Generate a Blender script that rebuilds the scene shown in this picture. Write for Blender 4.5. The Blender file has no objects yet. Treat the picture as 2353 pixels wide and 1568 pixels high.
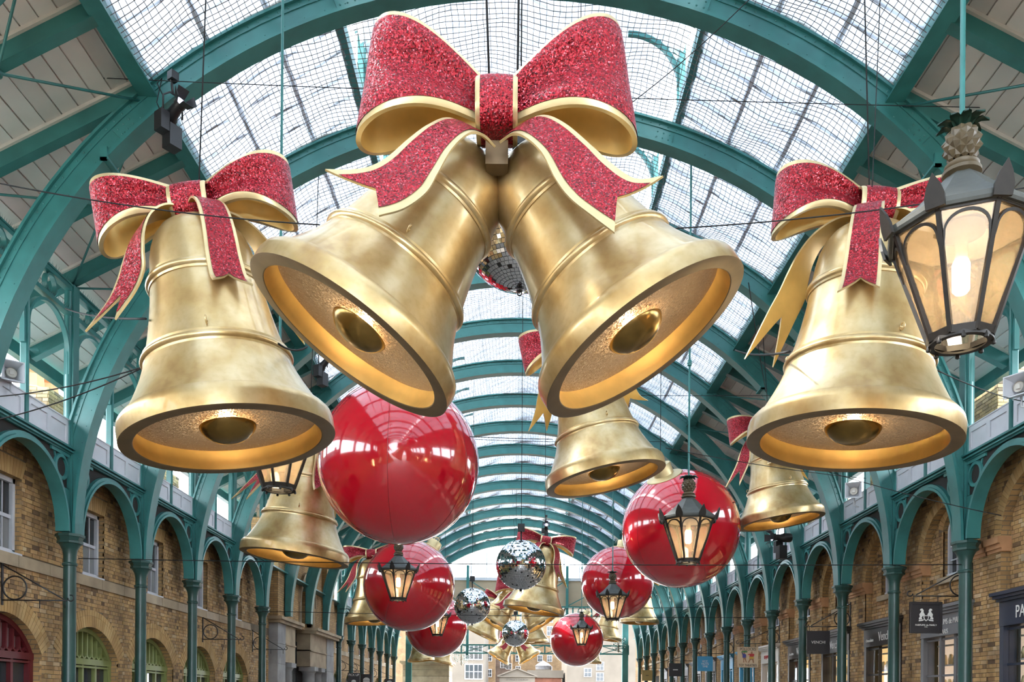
import bpy, math, random
import numpy as np
from mathutils import Vector, Matrix
from mathutils.geometry import tessellate_polygon

random.seed(11)
rnd = random.Random(5)
R = math.radians
PI = math.pi
scene = bpy.context.scene
COL = scene.collection

# ------------------------------------------------------------------ camera
E = 1.7                        # eye height
FPX, CX, CY = 2000.0, 1187.0, 1615.0
TH = R(0.45)
cd = bpy.data.cameras.new('camera')
cd.sensor_fit = 'HORIZONTAL'
cd.sensor_width = 36.0
cd.lens = FPX / 2353.0 * 36.0
cd.shift_x = -(CX - 1176.5) / 2353.0
cd.shift_y = (CY - 784.0) / 2353.0
cd.clip_start = 0.05
cd.clip_end = 600
cam = bpy.data.objects.new('camera', cd)
cam.location = (0, 0, E)
cam.rotation_euler = (R(90), -TH, 0)
COL.objects.link(cam)
scene.camera = cam

# ------------------------------------------------------------------ sky, sun, exposure
w = bpy.data.worlds.new('overcast_sky')
scene.world = w
w.use_nodes = True
bg = w.node_tree.nodes['Background']
bg.inputs[0].default_value = (0.86, 0.93, 1.0, 1)
bg.inputs[1].default_value = 4.6
sd = bpy.data.lights.new('sun', 'SUN')
sd.energy = 8.0
sd.angle = R(3)
sd.color = (1.0, 0.93, 0.82)
sun = bpy.data.objects.new('sun', sd)
sun.rotation_euler = Vector((0.55, -0.18, -0.8)).to_track_quat('-Z', 'Y').to_euler()
sun.location = (-20, -20, 40)
COL.objects.link(sun)
vs = scene.view_settings
vs.view_transform = 'Standard'
vs.look = 'None'
vs.gamma = 1.0
vs.use_curve_mapping = False
vs.exposure = 1.32
try:
    scene.cycles.max_bounces = 6
    scene.cycles.diffuse_bounces = 3
    scene.cycles.glossy_bounces = 3
    scene.cycles.transparent_max_bounces = 12
    scene.cycles.adaptive_threshold = 0.25
    scene.cycles.sample_clamp_indirect = 6.0
    scene.cycles.caustics_reflective = False
    scene.cycles.caustics_refractive = False
except Exception:
    pass


def at(px, py, Y):
    """a point of the place, Y metres down the hall, from a direction measured on the photograph"""
    u, v = px - CX, CY - py
    return Vector(((u - v * TH) * Y / FPX, Y, E + (v + u * TH) * Y / FPX))


# ------------------------------------------------------------------ materials
def newmat(name):
    m = bpy.data.materials.new(name)
    m.use_nodes = True
    nt = m.node_tree
    b = nt.nodes['Principled BSDF']
    return m, nt, b


def N(nt, t, **kw):
    n = nt.nodes.new(t)
    for k, v in kw.items():
        if k in n.inputs:
            n.inputs[k].default_value = v
        else:
            setattr(n, k, v)
    return n


def ramp(nt, stops, interp='LINEAR'):
    n = nt.nodes.new('ShaderNodeValToRGB')
    cr = n.color_ramp
    cr.interpolation = interp
    while len(cr.elements) > 1:
        cr.elements.remove(cr.elements[-1])
    cr.elements[0].position = stops[0][0]
    cr.elements[0].color = (*stops[0][1], 1)
    for p, c in stops[1:]:
        e = cr.elements.new(p)
        e.color = (*c, 1)
    return n


def plain(name, c, rough=0.6, metal=0.0, var=0.0, scale=6.0, bump=0.0, bscale=40.0, coat=0.0):
    m, nt, b = newmat(name)
    b.inputs['Base Color'].default_value = (*c, 1)
    b.inputs['Roughness'].default_value = rough
    b.inputs['Metallic'].default_value = metal
    if coat:
        b.inputs['Coat Weight'].default_value = coat
        b.inputs['Coat Roughness'].default_value = 0.03
    L = nt.links
    if var or bump:
        tc = N(nt, 'ShaderNodeTexCoord')
    if var:
        ns = N(nt, 'ShaderNodeTexNoise', Scale=scale, Detail=3.0)
        L.new(tc.outputs['Object'], ns.inputs['Vector'])
        lo = tuple(max(0, x * (1 - var)) for x in c)
        hi = tuple(min(1, x * (1 + var)) for x in c)
        rp = ramp(nt, [(0.3, lo), (0.7, hi)])
        L.new(ns.outputs['Fac'], rp.inputs[0])
        L.new(rp.outputs[0], b.inputs['Base Color'])
    if bump:
        n2 = N(nt, 'ShaderNodeTexNoise', Scale=bscale, Detail=2.0)
        L.new(tc.outputs['Object'], n2.inputs['Vector'])
        bp = N(nt, 'ShaderNodeBump', Strength=bump, Distance=0.01)
        L.new(n2.outputs['Fac'], bp.inputs['Height'])
        L.new(bp.outputs[0], b.inputs['Normal'])
    return m


def emis(name, c, s):
    m, nt, b = newmat(name)
    b.inputs['Base Color'].default_value = (*c, 1)
    b.inputs['Emission Color'].default_value = (*c, 1)
    b.inputs['Emission Strength'].default_value = s
    return m


def per_piece(name, stops, rough=0.85, bump=0.35, bscale=60.0, dirt=0.35, dscale=2.0):
    """one colour for each separate piece (each object, each island), with wear"""
    m, nt, b = newmat(name)
    L = nt.links
    g = N(nt, 'ShaderNodeNewGeometry')
    oi = N(nt, 'ShaderNodeObjectInfo')
    ad = N(nt, 'ShaderNodeMath', operation='ADD')
    L.new(g.outputs['Random Per Island'], ad.inputs[0])
    L.new(oi.outputs['Random'], ad.inputs[1])
    fr = N(nt, 'ShaderNodeMath', operation='FRACT')
    L.new(ad.outputs[0], fr.inputs[0])
    rp = ramp(nt, stops)
    L.new(fr.outputs[0], rp.inputs[0])
    ns = N(nt, 'ShaderNodeTexNoise', Scale=dscale, Detail=4.0)
    L.new(g.outputs['Position'], ns.inputs['Vector'])
    mx = N(nt, 'ShaderNodeMix', data_type='RGBA', blend_type='MULTIPLY')
    mx.inputs[0].default_value = 1.0
    r2 = ramp(nt, [(0.32, (1 - dirt, 1 - dirt, 1 - dirt * 0.95)), (0.62, (1.05, 1.05, 1.05))])
    L.new(ns.outputs['Fac'], r2.inputs[0])
    L.new(rp.outputs[0], mx.inputs[6])
    L.new(r2.outputs[0], mx.inputs[7])
    L.new(mx.outputs[2], b.inputs['Base Color'])
    b.inputs['Roughness'].default_value = rough
    n2 = N(nt, 'ShaderNodeTexNoise', Scale=bscale, Detail=2.0)
    L.new(g.outputs['Position'], n2.inputs['Vector'])
    bp = N(nt, 'ShaderNodeBump', Strength=bump, Distance=0.008)
    L.new(n2.outputs['Fac'], bp.inputs['Height'])
    L.new(bp.outputs[0], b.inputs['Normal'])
    return m


MAT = {}
BR = [(0.0, (0.13, 0.078, 0.042)), (0.1, (0.36, 0.21, 0.09)), (0.35, (0.48, 0.29, 0.115)), (0.6, (0.55, 0.345, 0.145)), (0.8, (0.42, 0.245, 0.105)), (1.0, (0.58, 0.42, 0.24))]
MAT['brick'] = per_piece('stock_brick', BR)
MAT['brick_arch'] = per_piece('gauged_brick', [(0, (0.42, 0.25, 0.095)), (0.5, (0.50, 0.31, 0.12)), (1, (0.56, 0.37, 0.165))], dirt=0.25)
MAT['brick_old'] = per_piece('chimney_brick', [(0.0, (0.11, 0.085, 0.055)), (0.3, (0.28, 0.21, 0.11)), (0.6, (0.40, 0.29, 0.13)), (1.0, (0.46, 0.36, 0.2))], dirt=0.4)
MAT['mortar'] = plain('mortar', (0.17, 0.13, 0.085), 0.95, var=0.25, scale=3)
MAT['stone'] = per_piece('sandstone', [(0, (0.36, 0.27, 0.17)), (0.5, (0.43, 0.33, 0.21)), (1, (0.49, 0.39, 0.27))], dirt=0.3)
MAT['granite'] = per_piece('grey_granite', [(0, (0.27, 0.26, 0.255)), (0.5, (0.33, 0.32, 0.31)), (1, (0.38, 0.365, 0.35))], dirt=0.25)
MAT['terracotta'] = plain('terracotta', (0.48, 0.25, 0.12), 0.85, var=0.2, scale=3)
MAT['iron'] = plain('teal_iron_paint', (0.036, 0.175, 0.168), 0.36, var=0.16, scale=2.5, bump=0.12, bscale=9)
MAT['iron_dark'] = plain('dark_green_iron_paint', (0.020, 0.066, 0.058), 0.36, var=0.15, scale=4, bump=0.1, bscale=25)
MAT['white_paint'] = plain('white_paint', (0.62, 0.63, 0.67), 0.45, var=0.08, scale=2)
MAT['cream_paint'] = plain('cream_paint', (0.66, 0.62, 0.56), 0.5, var=0.06)
MAT['board'] = per_piece('painted_board', [(0, (0.66, 0.605, 0.56)), (0.5, (0.71, 0.66, 0.615)), (1, (0.76, 0.715, 0.67))], rough=0.45, bump=0.1, bscale=18, dirt=0.10, dscale=0.9)
MAT['black'] = plain('black_metal', (0.012, 0.012, 0.014), 0.42)
MAT['cable'] = plain('black_cable', (0.006, 0.006, 0.007), 0.8)
MAT['bronze_dark'] = plain('dark_lamp_metal', (0.013, 0.010, 0.008), 0.5, var=0.3, scale=20)
MAT['lead'] = plain('lead_sheet', (0.062, 0.066, 0.060), 0.55, var=0.2, scale=5, bump=0.2, bscale=25)
MAT['pineapple'] = plain('bronze_paint', (0.10, 0.074, 0.04), 0.45, var=0.15, scale=12)
MAT['leafgreen'] = plain('dark_leaf_green', (0.012, 0.05, 0.035), 0.5)
MAT['paving'] = plain('paving', (0.24, 0.215, 0.185), 0.6, var=0.15, scale=1.2)
MAT['tan_board'] = plain('tan_board', (0.50, 0.39, 0.27), 0.7, var=0.08, scale=1)
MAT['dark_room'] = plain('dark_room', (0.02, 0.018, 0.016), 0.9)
MAT['pane_dark'] = plain('dark_window_glass', (0.035, 0.04, 0.045), 0.06)
MAT['green_wood'] = plain('olive_green_paint', (0.23, 0.26, 0.085), 0.45, var=0.08)
MAT['red_wood'] = plain('dark_red_paint', (0.12, 0.012, 0.016), 0.45, var=0.08)
MAT['grey_pane'] = plain('grey_pane', (0.24, 0.24, 0.24), 0.15)
MAT['shop_black'] = plain('shop_black_paint', (0.018, 0.016, 0.016), 0.35)
MAT['shop_navy'] = plain('shop_navy_paint', (0.018, 0.024, 0.045), 0.35)
MAT['shop_blue'] = plain('shop_blue_paint', (0.06, 0.33, 0.55), 0.4)
MAT['shop_white'] = plain('shop_white_paint', (0.62, 0.58, 0.52), 0.4)
MAT['shop_red'] = plain('shop_red_paint', (0.36, 0.045, 0.04), 0.4)
MAT['shop_grey'] = plain('shop_grey_paint', (0.14, 0.14, 0.15), 0.4)
MAT['ink_white'] = plain('white_lettering', (0.72, 0.70, 0.66), 0.5)
MAT['ink_black'] = plain('black_lettering', (0.03, 0.025, 0.02), 0.5)
MAT['ink_red'] = plain('red_lettering', (0.45, 0.03, 0.03), 0.5)
MAT['ink_green'] = plain('green_print', (0.06, 0.20, 0.05), 0.6)
MAT['ink_blue'] = plain('blue_print', (0.05, 0.05, 0.22), 0.6)
MAT['ink_yellow'] = plain('yellow_print', (0.60, 0.36, 0.05), 0.6)
MAT['ink_skin'] = plain('pale_print', (0.36, 0.17, 0.09), 0.6)
MAT['sign_cream'] = plain('sign_cream', (0.62, 0.47, 0.31), 0.55, var=0.05)
MAT['sign_gold'] = plain('sign_gold', (0.42, 0.30, 0.09), 0.4)
MAT['sign_dark'] = plain('sign_dark', (0.022, 0.018, 0.02), 0.4)
MAT['shop_light'] = emis('lit_shop_interior', (1.0, 0.66, 0.27), 0.42)
MAT['shop_pale'] = emis('lit_shop_interior_pale', (1.0, 0.76, 0.55), 0.26)
MAT['bulb'] = emis('lamp_bulb', (1.0, 0.82, 0.55), 11.0)
MAT['lens'] = emis('spot_lens', (0.75, 0.7, 1.0), 1.4)
MAT['stone_far'] = plain('darkened_stone_far', (0.115, 0.097, 0.077), 0.8, var=0.15, scale=0.6)  # stone colour darkened to hold back the strong outdoor light, not soot
MAT['slate'] = plain('slate', (0.13, 0.13, 0.14), 0.7, var=0.3, scale=3)


def gold():
    m, nt, b = newmat('gold_leaf')
    L = nt.links
    tc = N(nt, 'ShaderNodeTexCoord')
    n1 = N(nt, 'ShaderNodeTexNoise', Scale=2.4, Detail=3.5, Roughness=0.5)
    L.new(tc.outputs['Object'], n1.inputs['Vector'])
    rp = ramp(nt, [(0.28, (0.38, 0.225, 0.075)), (0.45, (0.55, 0.375, 0.155)), (0.58, (0.65, 0.485, 0.245)), (0.75, (0.74, 0.60, 0.36))])
    L.new(n1.outputs['Fac'], rp.inputs[0])
    n2 = N(nt, 'ShaderNodeTexNoise', Scale=20.0, Detail=2.5, Roughness=0.5)
    L.new(tc.outputs['Object'], n2.inputs['Vector'])
    r2 = ramp(nt, [(0.25, (0.80, 0.74, 0.64)), (0.52, (1, 1, 1)), (1, (1, 1, 1))])
    L.new(n2.outputs['Fac'], r2.inputs[0])
    mx = N(nt, 'ShaderNodeMix', data_type='RGBA', blend_type='MULTIPLY')
    mx.inputs[0].default_value = 0.4
    L.new(rp.outputs[0], mx.inputs[6])
    L.new(r2.outputs[0], mx.inputs[7])
    L.new(mx.outputs[2], b.inputs['Base Color'])
    b.inputs['Metallic'].default_value = 0.68
    r3 = ramp(nt, [(0.3, (0.42, 0.42, 0.42)), (0.7, (0.30, 0.30, 0.30))])
    L.new(n1.outputs['Fac'], r3.inputs[0])
    L.new(r3.outputs[0], b.inputs['Roughness'])
    b.inputs['Coat Weight'].default_value = 0.35
    b.inputs['Coat Roughness'].default_value = 0.08
    return m


def glitter(name, stops, scale, metal=0.75, spread=0.55, rough=0.32):
    m, nt, b = newmat(name)
    L = nt.links
    tc = N(nt, 'ShaderNodeTexCoord')
    vo = N(nt, 'ShaderNodeTexVoronoi', Scale=scale)
    L.new(tc.outputs['Object'], vo.inputs['Vector'])
    sp = N(nt, 'ShaderNodeSeparateColor')
    L.new(vo.outputs['Color'], sp.inputs[0])
    rp = ramp(nt, stops)
    L.new(sp.outputs[0], rp.inputs[0])
    L.new(rp.outputs[0], b.inputs['Base Color'])
    g = N(nt, 'ShaderNodeNewGeometry')
    sub = N(nt, 'ShaderNodeVectorMath', operation='SUBTRACT')
    L.new(vo.outputs['Color'], sub.inputs[0])
    sub.inputs[1].default_value = (0.5, 0.5, 0.5)
    sc = N(nt, 'ShaderNodeVectorMath', operation='SCALE')
    L.new(sub.outputs[0], sc.inputs[0])
    sc.inputs['Scale'].default_value = spread * 2
    ad = N(nt, 'ShaderNodeVectorMath', operation='ADD')
    L.new(g.outputs['Normal'], ad.inputs[0])
    L.new(sc.outputs[0], ad.inputs[1])
    nm = N(nt, 'ShaderNodeVectorMath', operation='NORMALIZE')
    L.new(ad.outputs[0], nm.inputs[0])
    L.new(nm.outputs[0], b.inputs['Normal'])
    b.inputs['Metallic'].default_value = metal
    b.inputs['Roughness'].default_value = rough
    return m


MAT['gold'] = gold()
MAT['gold_trim'] = plain('pale_gold_trim', (0.66, 0.52, 0.28), 0.38, metal=0.55, var=0.12, scale=5)
MAT['gold_inner'] = plain('deep_gold_lining', (0.78, 0.48, 0.13), 0.4, metal=0.35, var=0.12, scale=4)
MAT['gold_lip'] = plain('brown_gold_lip', (0.20, 0.135, 0.07), 0.5, metal=0.3, var=0.15, scale=4)
MAT['gold_clapper'] = plain('bronze_gold_clapper', (0.27, 0.165, 0.045), 0.22, metal=0.8, var=0.3, scale=6)
MAT['glitter'] = glitter('red_glitter', [(0, (0.05, 0.001, 0.004)), (0.3, (0.21, 0.003, 0.010)), (0.65, (0.39, 0.007, 0.019)), (0.9, (0.52, 0.02, 0.04)), (1.0, (0.80, 0.22, 0.27))], 105.0, metal=0.4, spread=0.5, rough=0.38)
MAT['sparkle'] = glitter('tan_sparkle', [(0, (0.60, 0.41, 0.24)), (0.6, (0.70, 0.50, 0.31)), (0.95, (0.76, 0.57, 0.38)), (1.0, (1.0, 0.9, 0.7))], 110.0, metal=0.1, spread=0.3, rough=0.5)


def red_ball():
    m, nt, b = newmat('glossy_red')
    b.inputs['Base Color'].default_value = (0.57, 0.003, 0.016, 1)
    b.inputs['Roughness'].default_value = 0.12
    b.inputs['Coat Weight'].default_value = 1.0
    b.inputs['Coat Roughness'].default_value = 0.015
    b.inputs['Specular IOR Level'].default_value = 0.75
    return m


MAT['red'] = red_ball()
MAT['red_seam'] = plain('red_seam', (0.30, 0.004, 0.012), 0.3)
MAT['mirror'] = plain('mirror_tile', (0.82, 0.83, 0.86), 0.04, metal=1.0)
MAT['mirror_core'] = plain('mirror_ball_core', (0.03, 0.03, 0.03), 0.6)


def see_through(name, tint, t_amt, tr_amt, rough=0.05):
    """thin clear or milky sheet: lets part of the light straight through and scatters part"""
    m, nt, b = newmat(name)
    L = nt.links
    out = nt.nodes['Material Output']
    tp = N(nt, 'ShaderNodeBsdfTransparent')
    tp.inputs[0].default_value = (*tint, 1)
    tl = N(nt, 'ShaderNodeBsdfTranslucent')
    tl.inputs[0].default_value = (*tint, 1)
    gl = N(nt, 'ShaderNodeBsdfGlossy')
    gl.inputs[0].default_value = (0.9, 0.92, 0.95, 1)
    gl.inputs['Roughness'].default_value = rough
    m1 = N(nt, 'ShaderNodeMixShader')
    m1.inputs[0].default_value = tr_amt
    L.new(tp.outputs[0], m1.inputs[1])
    L.new(tl.outputs[0], m1.inputs[2])
    m2 = N(nt, 'ShaderNodeMixShader')
    m2.inputs[0].default_value = 1 - t_amt
    L.new(m1.outputs[0], m2.inputs[1])
    L.new(gl.outputs[0], m2.inputs[2])
    L.new(m2.outputs[0], out.inputs[0])
    nt.nodes.remove(b)
    return m


MAT['roof_glass'] = see_through('roof_glass', (0.25, 0.276, 0.308), 0.94, 0.12)
MAT['shop_glass'] = see_through('shop_glass', (0.95, 0.96, 0.97), 0.92, 0.0)
MAT['lamp_glass'] = see_through('lamp_glass', (0.97, 0.87, 0.74), 0.90, 0.12, 0.02)


def sheeting():
    m, nt, b = newmat('milky_sheeting')
    L = nt.links
    out = nt.nodes['Material Output']
    g = N(nt, 'ShaderNodeNewGeometry')
    ns = N(nt, 'ShaderNodeTexNoise', Scale=2.2, Detail=2.0, Roughness=0.6)
    L.new(g.outputs['Position'], ns.inputs['Vector'])
    rp = ramp(nt, [(0.35, (0.48, 0.48, 0.48)), (0.65, (0.86, 0.86, 0.86))])
    L.new(ns.outputs['Fac'], rp.inputs[0])
    tp = N(nt, 'ShaderNodeBsdfTransparent')
    tp.inputs[0].default_value = (0.95, 0.97, 1, 1)
    tl = N(nt, 'ShaderNodeBsdfTranslucent')
    tl.inputs[0].default_value = (0.80, 0.86, 0.93, 1)
    df = N(nt, 'ShaderNodeBsdfDiffuse')
    df.inputs[0].default_value = (0.80, 0.84, 0.90, 1)
    ma = N(nt, 'ShaderNodeMixShader')
    ma.inputs[0].default_value = 0.3
    L.new(tl.outputs[0], ma.inputs[1])
    L.new(df.outputs[0], ma.inputs[2])
    mb = N(nt, 'ShaderNodeMixShader')
    L.new(rp.outputs[0], mb.inputs[0])
    L.new(tp.outputs[0], mb.inputs[1])
    L.new(ma.outputs[0], mb.inputs[2])
    L.new(mb.outputs[0], out.inputs[0])
    nt.nodes.remove(b)
    return m


MAT['sheet'] = sheeting()
MAT['net'] = plain('net_cord', (0.16, 0.145, 0.14), 0.8)
MAT['net_bundle'] = plain('net_bundle', (0.5, 0.48, 0.44), 0.9, var=0.3, scale=30)


def far_brick(name, c1, c2, mortar, sc=1.0):
    m, nt, b = newmat(name)
    L = nt.links
    g = N(nt, 'ShaderNodeNewGeometry')
    sp = N(nt, 'ShaderNodeSeparateXYZ')
    L.new(g.outputs['Position'], sp.inputs[0])
    ad = N(nt, 'ShaderNodeMath', operation='ADD')
    L.new(sp.outputs[0], ad.inputs[0])
    L.new(sp.outputs[1], ad.inputs[1])
    cb = N(nt, 'ShaderNodeCombineXYZ')
    L.new(ad.outputs[0], cb.inputs[0])
    L.new(sp.outputs[2], cb.inputs[1])
    bt = N(nt, 'ShaderNodeTexBrick')
    bt.inputs['Color1'].default_value = (*c1, 1)
    bt.inputs['Color2'].default_value = (*c2, 1)
    bt.inputs['Mortar'].default_value = (*mortar, 1)
    bt.inputs['Scale'].default_value = sc
    bt.inputs['Brick Width'].default_value = 0.235
    bt.inputs['Row Height'].default_value = 0.078
    bt.inputs['Mortar Size'].default_value = 0.008
    L.new(cb.outputs[0], bt.inputs['Vector'])
    ns = N(nt, 'ShaderNodeTexNoise', Scale=1.2, Detail=4.0)
    L.new(g.outputs['Position'], ns.inputs['Vector'])
    r2 = ramp(nt, [(0.3, (0.68, 0.66, 0.64)), (0.65, (1.1, 1.1, 1.1))])
    L.new(ns.outputs['Fac'], r2.inputs[0])
    mx = N(nt, 'ShaderNodeMix', data_type='RGBA', blend_type='MULTIPLY')
    mx.inputs[0].default_value = 1
    L.new(bt.outputs['Color'], mx.inputs[6])
    L.new(r2.outputs[0], mx.inputs[7])
    L.new(mx.outputs[2], b.inputs['Base Color'])
    b.inputs['Roughness'].default_value = 0.9
    return m


MAT['brick_far'] = far_brick('stock_brick_far', (0.53, 0.325, 0.135), (0.36, 0.215, 0.09), (0.22, 0.165, 0.105))
MAT['brick_city'] = far_brick('darkened_yellow_brick_far', (0.24, 0.15, 0.07), (0.18, 0.11, 0.05), (0.14, 0.11, 0.08))  # brick colour lowered to offset the bright daylight on the square
MAT['brick_red_far'] = far_brick('red_brick_far', (0.22, 0.07, 0.04), (0.17, 0.06, 0.035), (0.15, 0.1, 0.07))
MAT['brick_dull_far'] = far_brick('dull_brick_far', (0.13, 0.085, 0.06), (0.10, 0.065, 0.05), (0.11, 0.09, 0.075))


# ------------------------------------------------------------------ mesh builder
class MB:
    def __init__(self):
        self.v, self.f, self.s, self.m = [], [], [], []

    def add(self, vs, fs, smooth=False, mi=0):
        o = len(self.v)
        self.v.extend(tuple(p) for p in vs)
        for f in fs:
            self.f.append(tuple(i + o for i in f))
            self.s.append(smooth)
            self.m.append(mi)
        return self

    def box(self, x0, x1, y0, y1, z0, z1, mi=0):
        return self.add([(x0, y0, z0), (x1, y0, z0), (x1, y1, z0), (x0, y1, z0), (x0, y0, z1), (x1, y0, z1), (x1, y1, z1), (x0, y1, z1)],
                        [(0, 3, 2, 1), (4, 5, 6, 7), (0, 1, 5, 4), (1, 2, 6, 5), (2, 3, 7, 6), (3, 0, 4, 7)], False, mi)

    def bar(self, p, q, wd, ht, up=(0, 0, 1), mi=0):
        p, q, up = Vector(p), Vector(q), Vector(up)
        d = (q - p).normalized()
        sx = d.cross(up)
        if sx.length < 1e-5:
            sx = d.cross(Vector((1, 0, 0)))
        sx.normalize()
        sz = sx.cross(d).normalized()
        a, b = sx * wd / 2, sz * ht / 2
        return self.add([p - a - b, p + a - b, p + a + b, p - a + b, q - a - b, q + a - b, q + a + b, q - a + b],
                        [(0, 1, 2, 3), (7, 6, 5, 4), (0, 4, 5, 1), (1, 5, 6, 2), (2, 6, 7, 3), (3, 7, 4, 0)], False, mi)

    def tube(self, pts, r, n=6, closed=False, mi=0, cap=True):
        pts = [Vector(p) for p in pts]
        K = len(pts)
        rs = r if isinstance(r, (list, tuple)) else [r] * K
        t0 = (pts[1] - pts[0]).normalized()
        ref = Vector((0, 0, 1)) if abs(t0.z) < 0.9 else Vector((1, 0, 0))
        a = t0.cross(ref).normalized()
        vs, fs = [], []
        for i, p in enumerate(pts):
            if closed:
                t = (pts[(i + 1) % K] - pts[i - 1]).normalized()
            else:
                t = (pts[min(i + 1, K - 1)] - pts[max(i - 1, 0)]).normalized()
            a = (a - t * a.dot(t)).normalized()
            b = t.cross(a)
            for j in range(n):
                an = 2 * PI * j / n
                vs.append(p + (a * math.cos(an) + b * math.sin(an)) * rs[i])
        for i in range(K if closed else K - 1):
            for j in range(n):
                i2 = (i + 1) % K
                fs.append((i * n + j, i * n + (j + 1) % n, i2 * n + (j + 1) % n, i2 * n + j))
        if cap and not closed:
            fs.append(tuple(range(n - 1, -1, -1)))
            fs.append(tuple((K - 1) * n + j for j in range(n)))
        return self.add(vs, fs, n > 4, mi)

    def lathe(self, prof, n=32, mtx=None, mi=0, smooth=True, phase=0.0):
        vs, fs = [], []
        for (r, z) in prof:
            for j in range(n):
                an = 2 * PI * j / n + phase
                vs.append(Vector((r * math.cos(an), r * math.sin(an), z)))
        if mtx is not None:
            vs = [mtx @ p for p in vs]
        for i in range(len(prof) - 1):
            for j in range(n):
                fs.append((i * n + j, i * n + (j + 1) % n, (i + 1) * n + (j + 1) % n, (i + 1) * n + j))
        return self.add(vs, fs, smooth, mi)

    def disc(self, r, z, n=32, mtx=None, mi=0, phase=0.0):
        vs = [Vector((r * math.cos(2 * PI * j / n + phase), r * math.sin(2 * PI * j / n + phase), z)) for j in range(n)]
        if mtx is not None:
            vs = [mtx @ p for p in vs]
        return self.add(vs, [tuple(range(n))], False, mi)

    def poly(self, loops, mp, t0, t1, mi=0, back=True, sides=True):
        """flat shape (outer loop and holes, 2D) given thickness; mp(a,b,t) -> point"""
        flat = [p for lp in loops for p in lp]
        tris = tessellate_polygon([[Vector((p[0], p[1], 0)) for p in lp] for lp in loops])
        n = len(flat)
        vs = [mp(p[0], p[1], t0) for p in flat] + [mp(p[0], p[1], t1) for p in flat]
        fs = [tuple(t) for t in tris]
        if back:
            fs += [tuple(i + n for i in reversed(t)) for t in tris]
        o = 0
        for lp in loops:
            k = len(lp)
            for i in range(k if sides else 0):
                a, b = o + i, o + (i + 1) % k
                fs.append((a, b, b + n, a + n))
            o += k
        return self.add(vs, fs, False, mi)

    def strip(self, A, B, mp, t0, t1, mi=0, smooth=False):
        """solid band between two 2D polylines"""
        n = len(A)
        vs = []
        for t in (t0, t1):
            vs += [mp(p[0], p[1], t) for p in A] + [mp(p[0], p[1], t) for p in B]
        fs = []
        for i in range(n - 1):
            fs.append((i, i + 1, n + i + 1, n + i))
            fs.append((2 * n + i, 3 * n + i, 3 * n + i + 1, 2 * n + i + 1))
            fs.append((i, 2 * n + i, 2 * n + i + 1, i + 1))
            fs.append((n + i, n + i + 1, 3 * n + i + 1, 3 * n + i))
        fs.append((0, n, 3 * n, 2 * n))
        fs.append((n - 1, 3 * n - 1, 4 * n - 1, 2 * n - 1))
        return self.add(vs, fs, smooth, mi)

    def grid(self, P, closed_u=False, smooth=True, mi=0):
        nu, nv = len(P), len(P[0])
        vs = [p for row in P for p in row]
        fs = []
        for i in range(nu if closed_u else nu - 1):
            i2 = (i + 1) % nu
            for j in range(nv - 1):
                fs.append((i * nv + j, i2 * nv + j, i2 * nv + j + 1, i * nv + j + 1))
        return self.add(vs, fs, smooth, mi)

    def mesh(self, name, mats, sharp=None):
        me = bpy.data.meshes.new(name)
        me.from_pydata(self.v, [], self.f)
        for m in (mats if isinstance(mats, (list, tuple)) else [mats]):
            me.materials.append(MAT[m] if isinstance(m, str) else m)
        me.polygons.foreach_set('use_smooth', self.s)
        if any(self.m):
            me.polygons.foreach_set('material_index', self.m)
        me.update()
        if sharp:
            me.set_sharp_from_angle(angle=R(sharp))
        return me


def put(name, me, parent=None, loc=None, mtx=None):
    o = bpy.data.objects.new(name, me)
    COL.objects.link(o)
    if parent is not None:
        o.parent = parent
    if mtx is not None:
        o.matrix_local = mtx
    elif loc is not None:
        o.location = loc
    return o


def part(name, mb, mats, parent=None, sharp=None, loc=None):
    return put(name, mb.mesh(name, mats, sharp), parent, loc)


def tag(o, label=None, cat=None, group=None, kind=None):
    if label:
        o['label'] = label
    if cat:
        o['category'] = cat
    if group:
        o['group'] = group
    if kind:
        o['kind'] = kind
    return o


def empty(name, loc=(0, 0, 0), label=None, cat=None, group=None, kind=None, parent=None):
    o = bpy.data.objects.new(name, None)
    o.empty_display_size = 0.2
    COL.objects.link(o)
    o.location = loc
    if parent is not None:
        o.parent = parent
    return tag(o, label, cat, group, kind)


def copy_tree(o, parent=None):
    c = o.copy()
    COL.objects.link(c)
    c.parent = parent
    for ch in list(o.children):
        copy_tree(ch, c)
    return c


ORD = ['first', 'second', 'third', 'fourth', 'fifth', 'sixth', 'seventh', 'eighth', 'ninth', 'tenth', 'eleventh', 'twelfth', 'thirteenth', 'fourteenth', 'fifteenth', 'sixteenth', 'seventeenth']


def text(name, s, size, mtx, mat, parent, depth=0.004, align='CENTER', squeeze=1.0):
    c = bpy.data.curves.new(name, 'FONT')
    c.body = s
    c.size = size
    c.align_x = align
    c.align_y = 'CENTER'
    c.extrude = depth
    c.materials.append(MAT[mat])
    t = bpy.data.objects.new(name, c)
    COL.objects.link(t)
    me = bpy.data.meshes.new_from_object(t.evaluated_get(bpy.context.evaluated_depsgraph_get()))
    bpy.data.objects.remove(t)
    bpy.data.curves.remove(c)
    return put(name, me, parent, mtx=mtx @ Matrix.Diagonal((squeeze, 1, 1, 1)))


FACE_CAM = Matrix.Rotation(R(90), 4, 'X')                                   # faces -Y
FACE_LEFT = Matrix.Rotation(R(-90), 4, 'Z') @ Matrix.Rotation(R(90), 4, 'X')  # faces -X

# ================================================================== THE HALL
WH, XW = 8.0, 8.4              # column line, shop wall
Y0, BAY = 15.55, 2.944
KF, KL = -11, 15                # bays of roof and wall: behind the camera to the far end
CAP = E + 2.93                 # top of the capitals
ZB = E + 4.33                  # underside of the arcade beam
HB = BAY / 2


def YK(k):
    return Y0 + BAY * k


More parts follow.
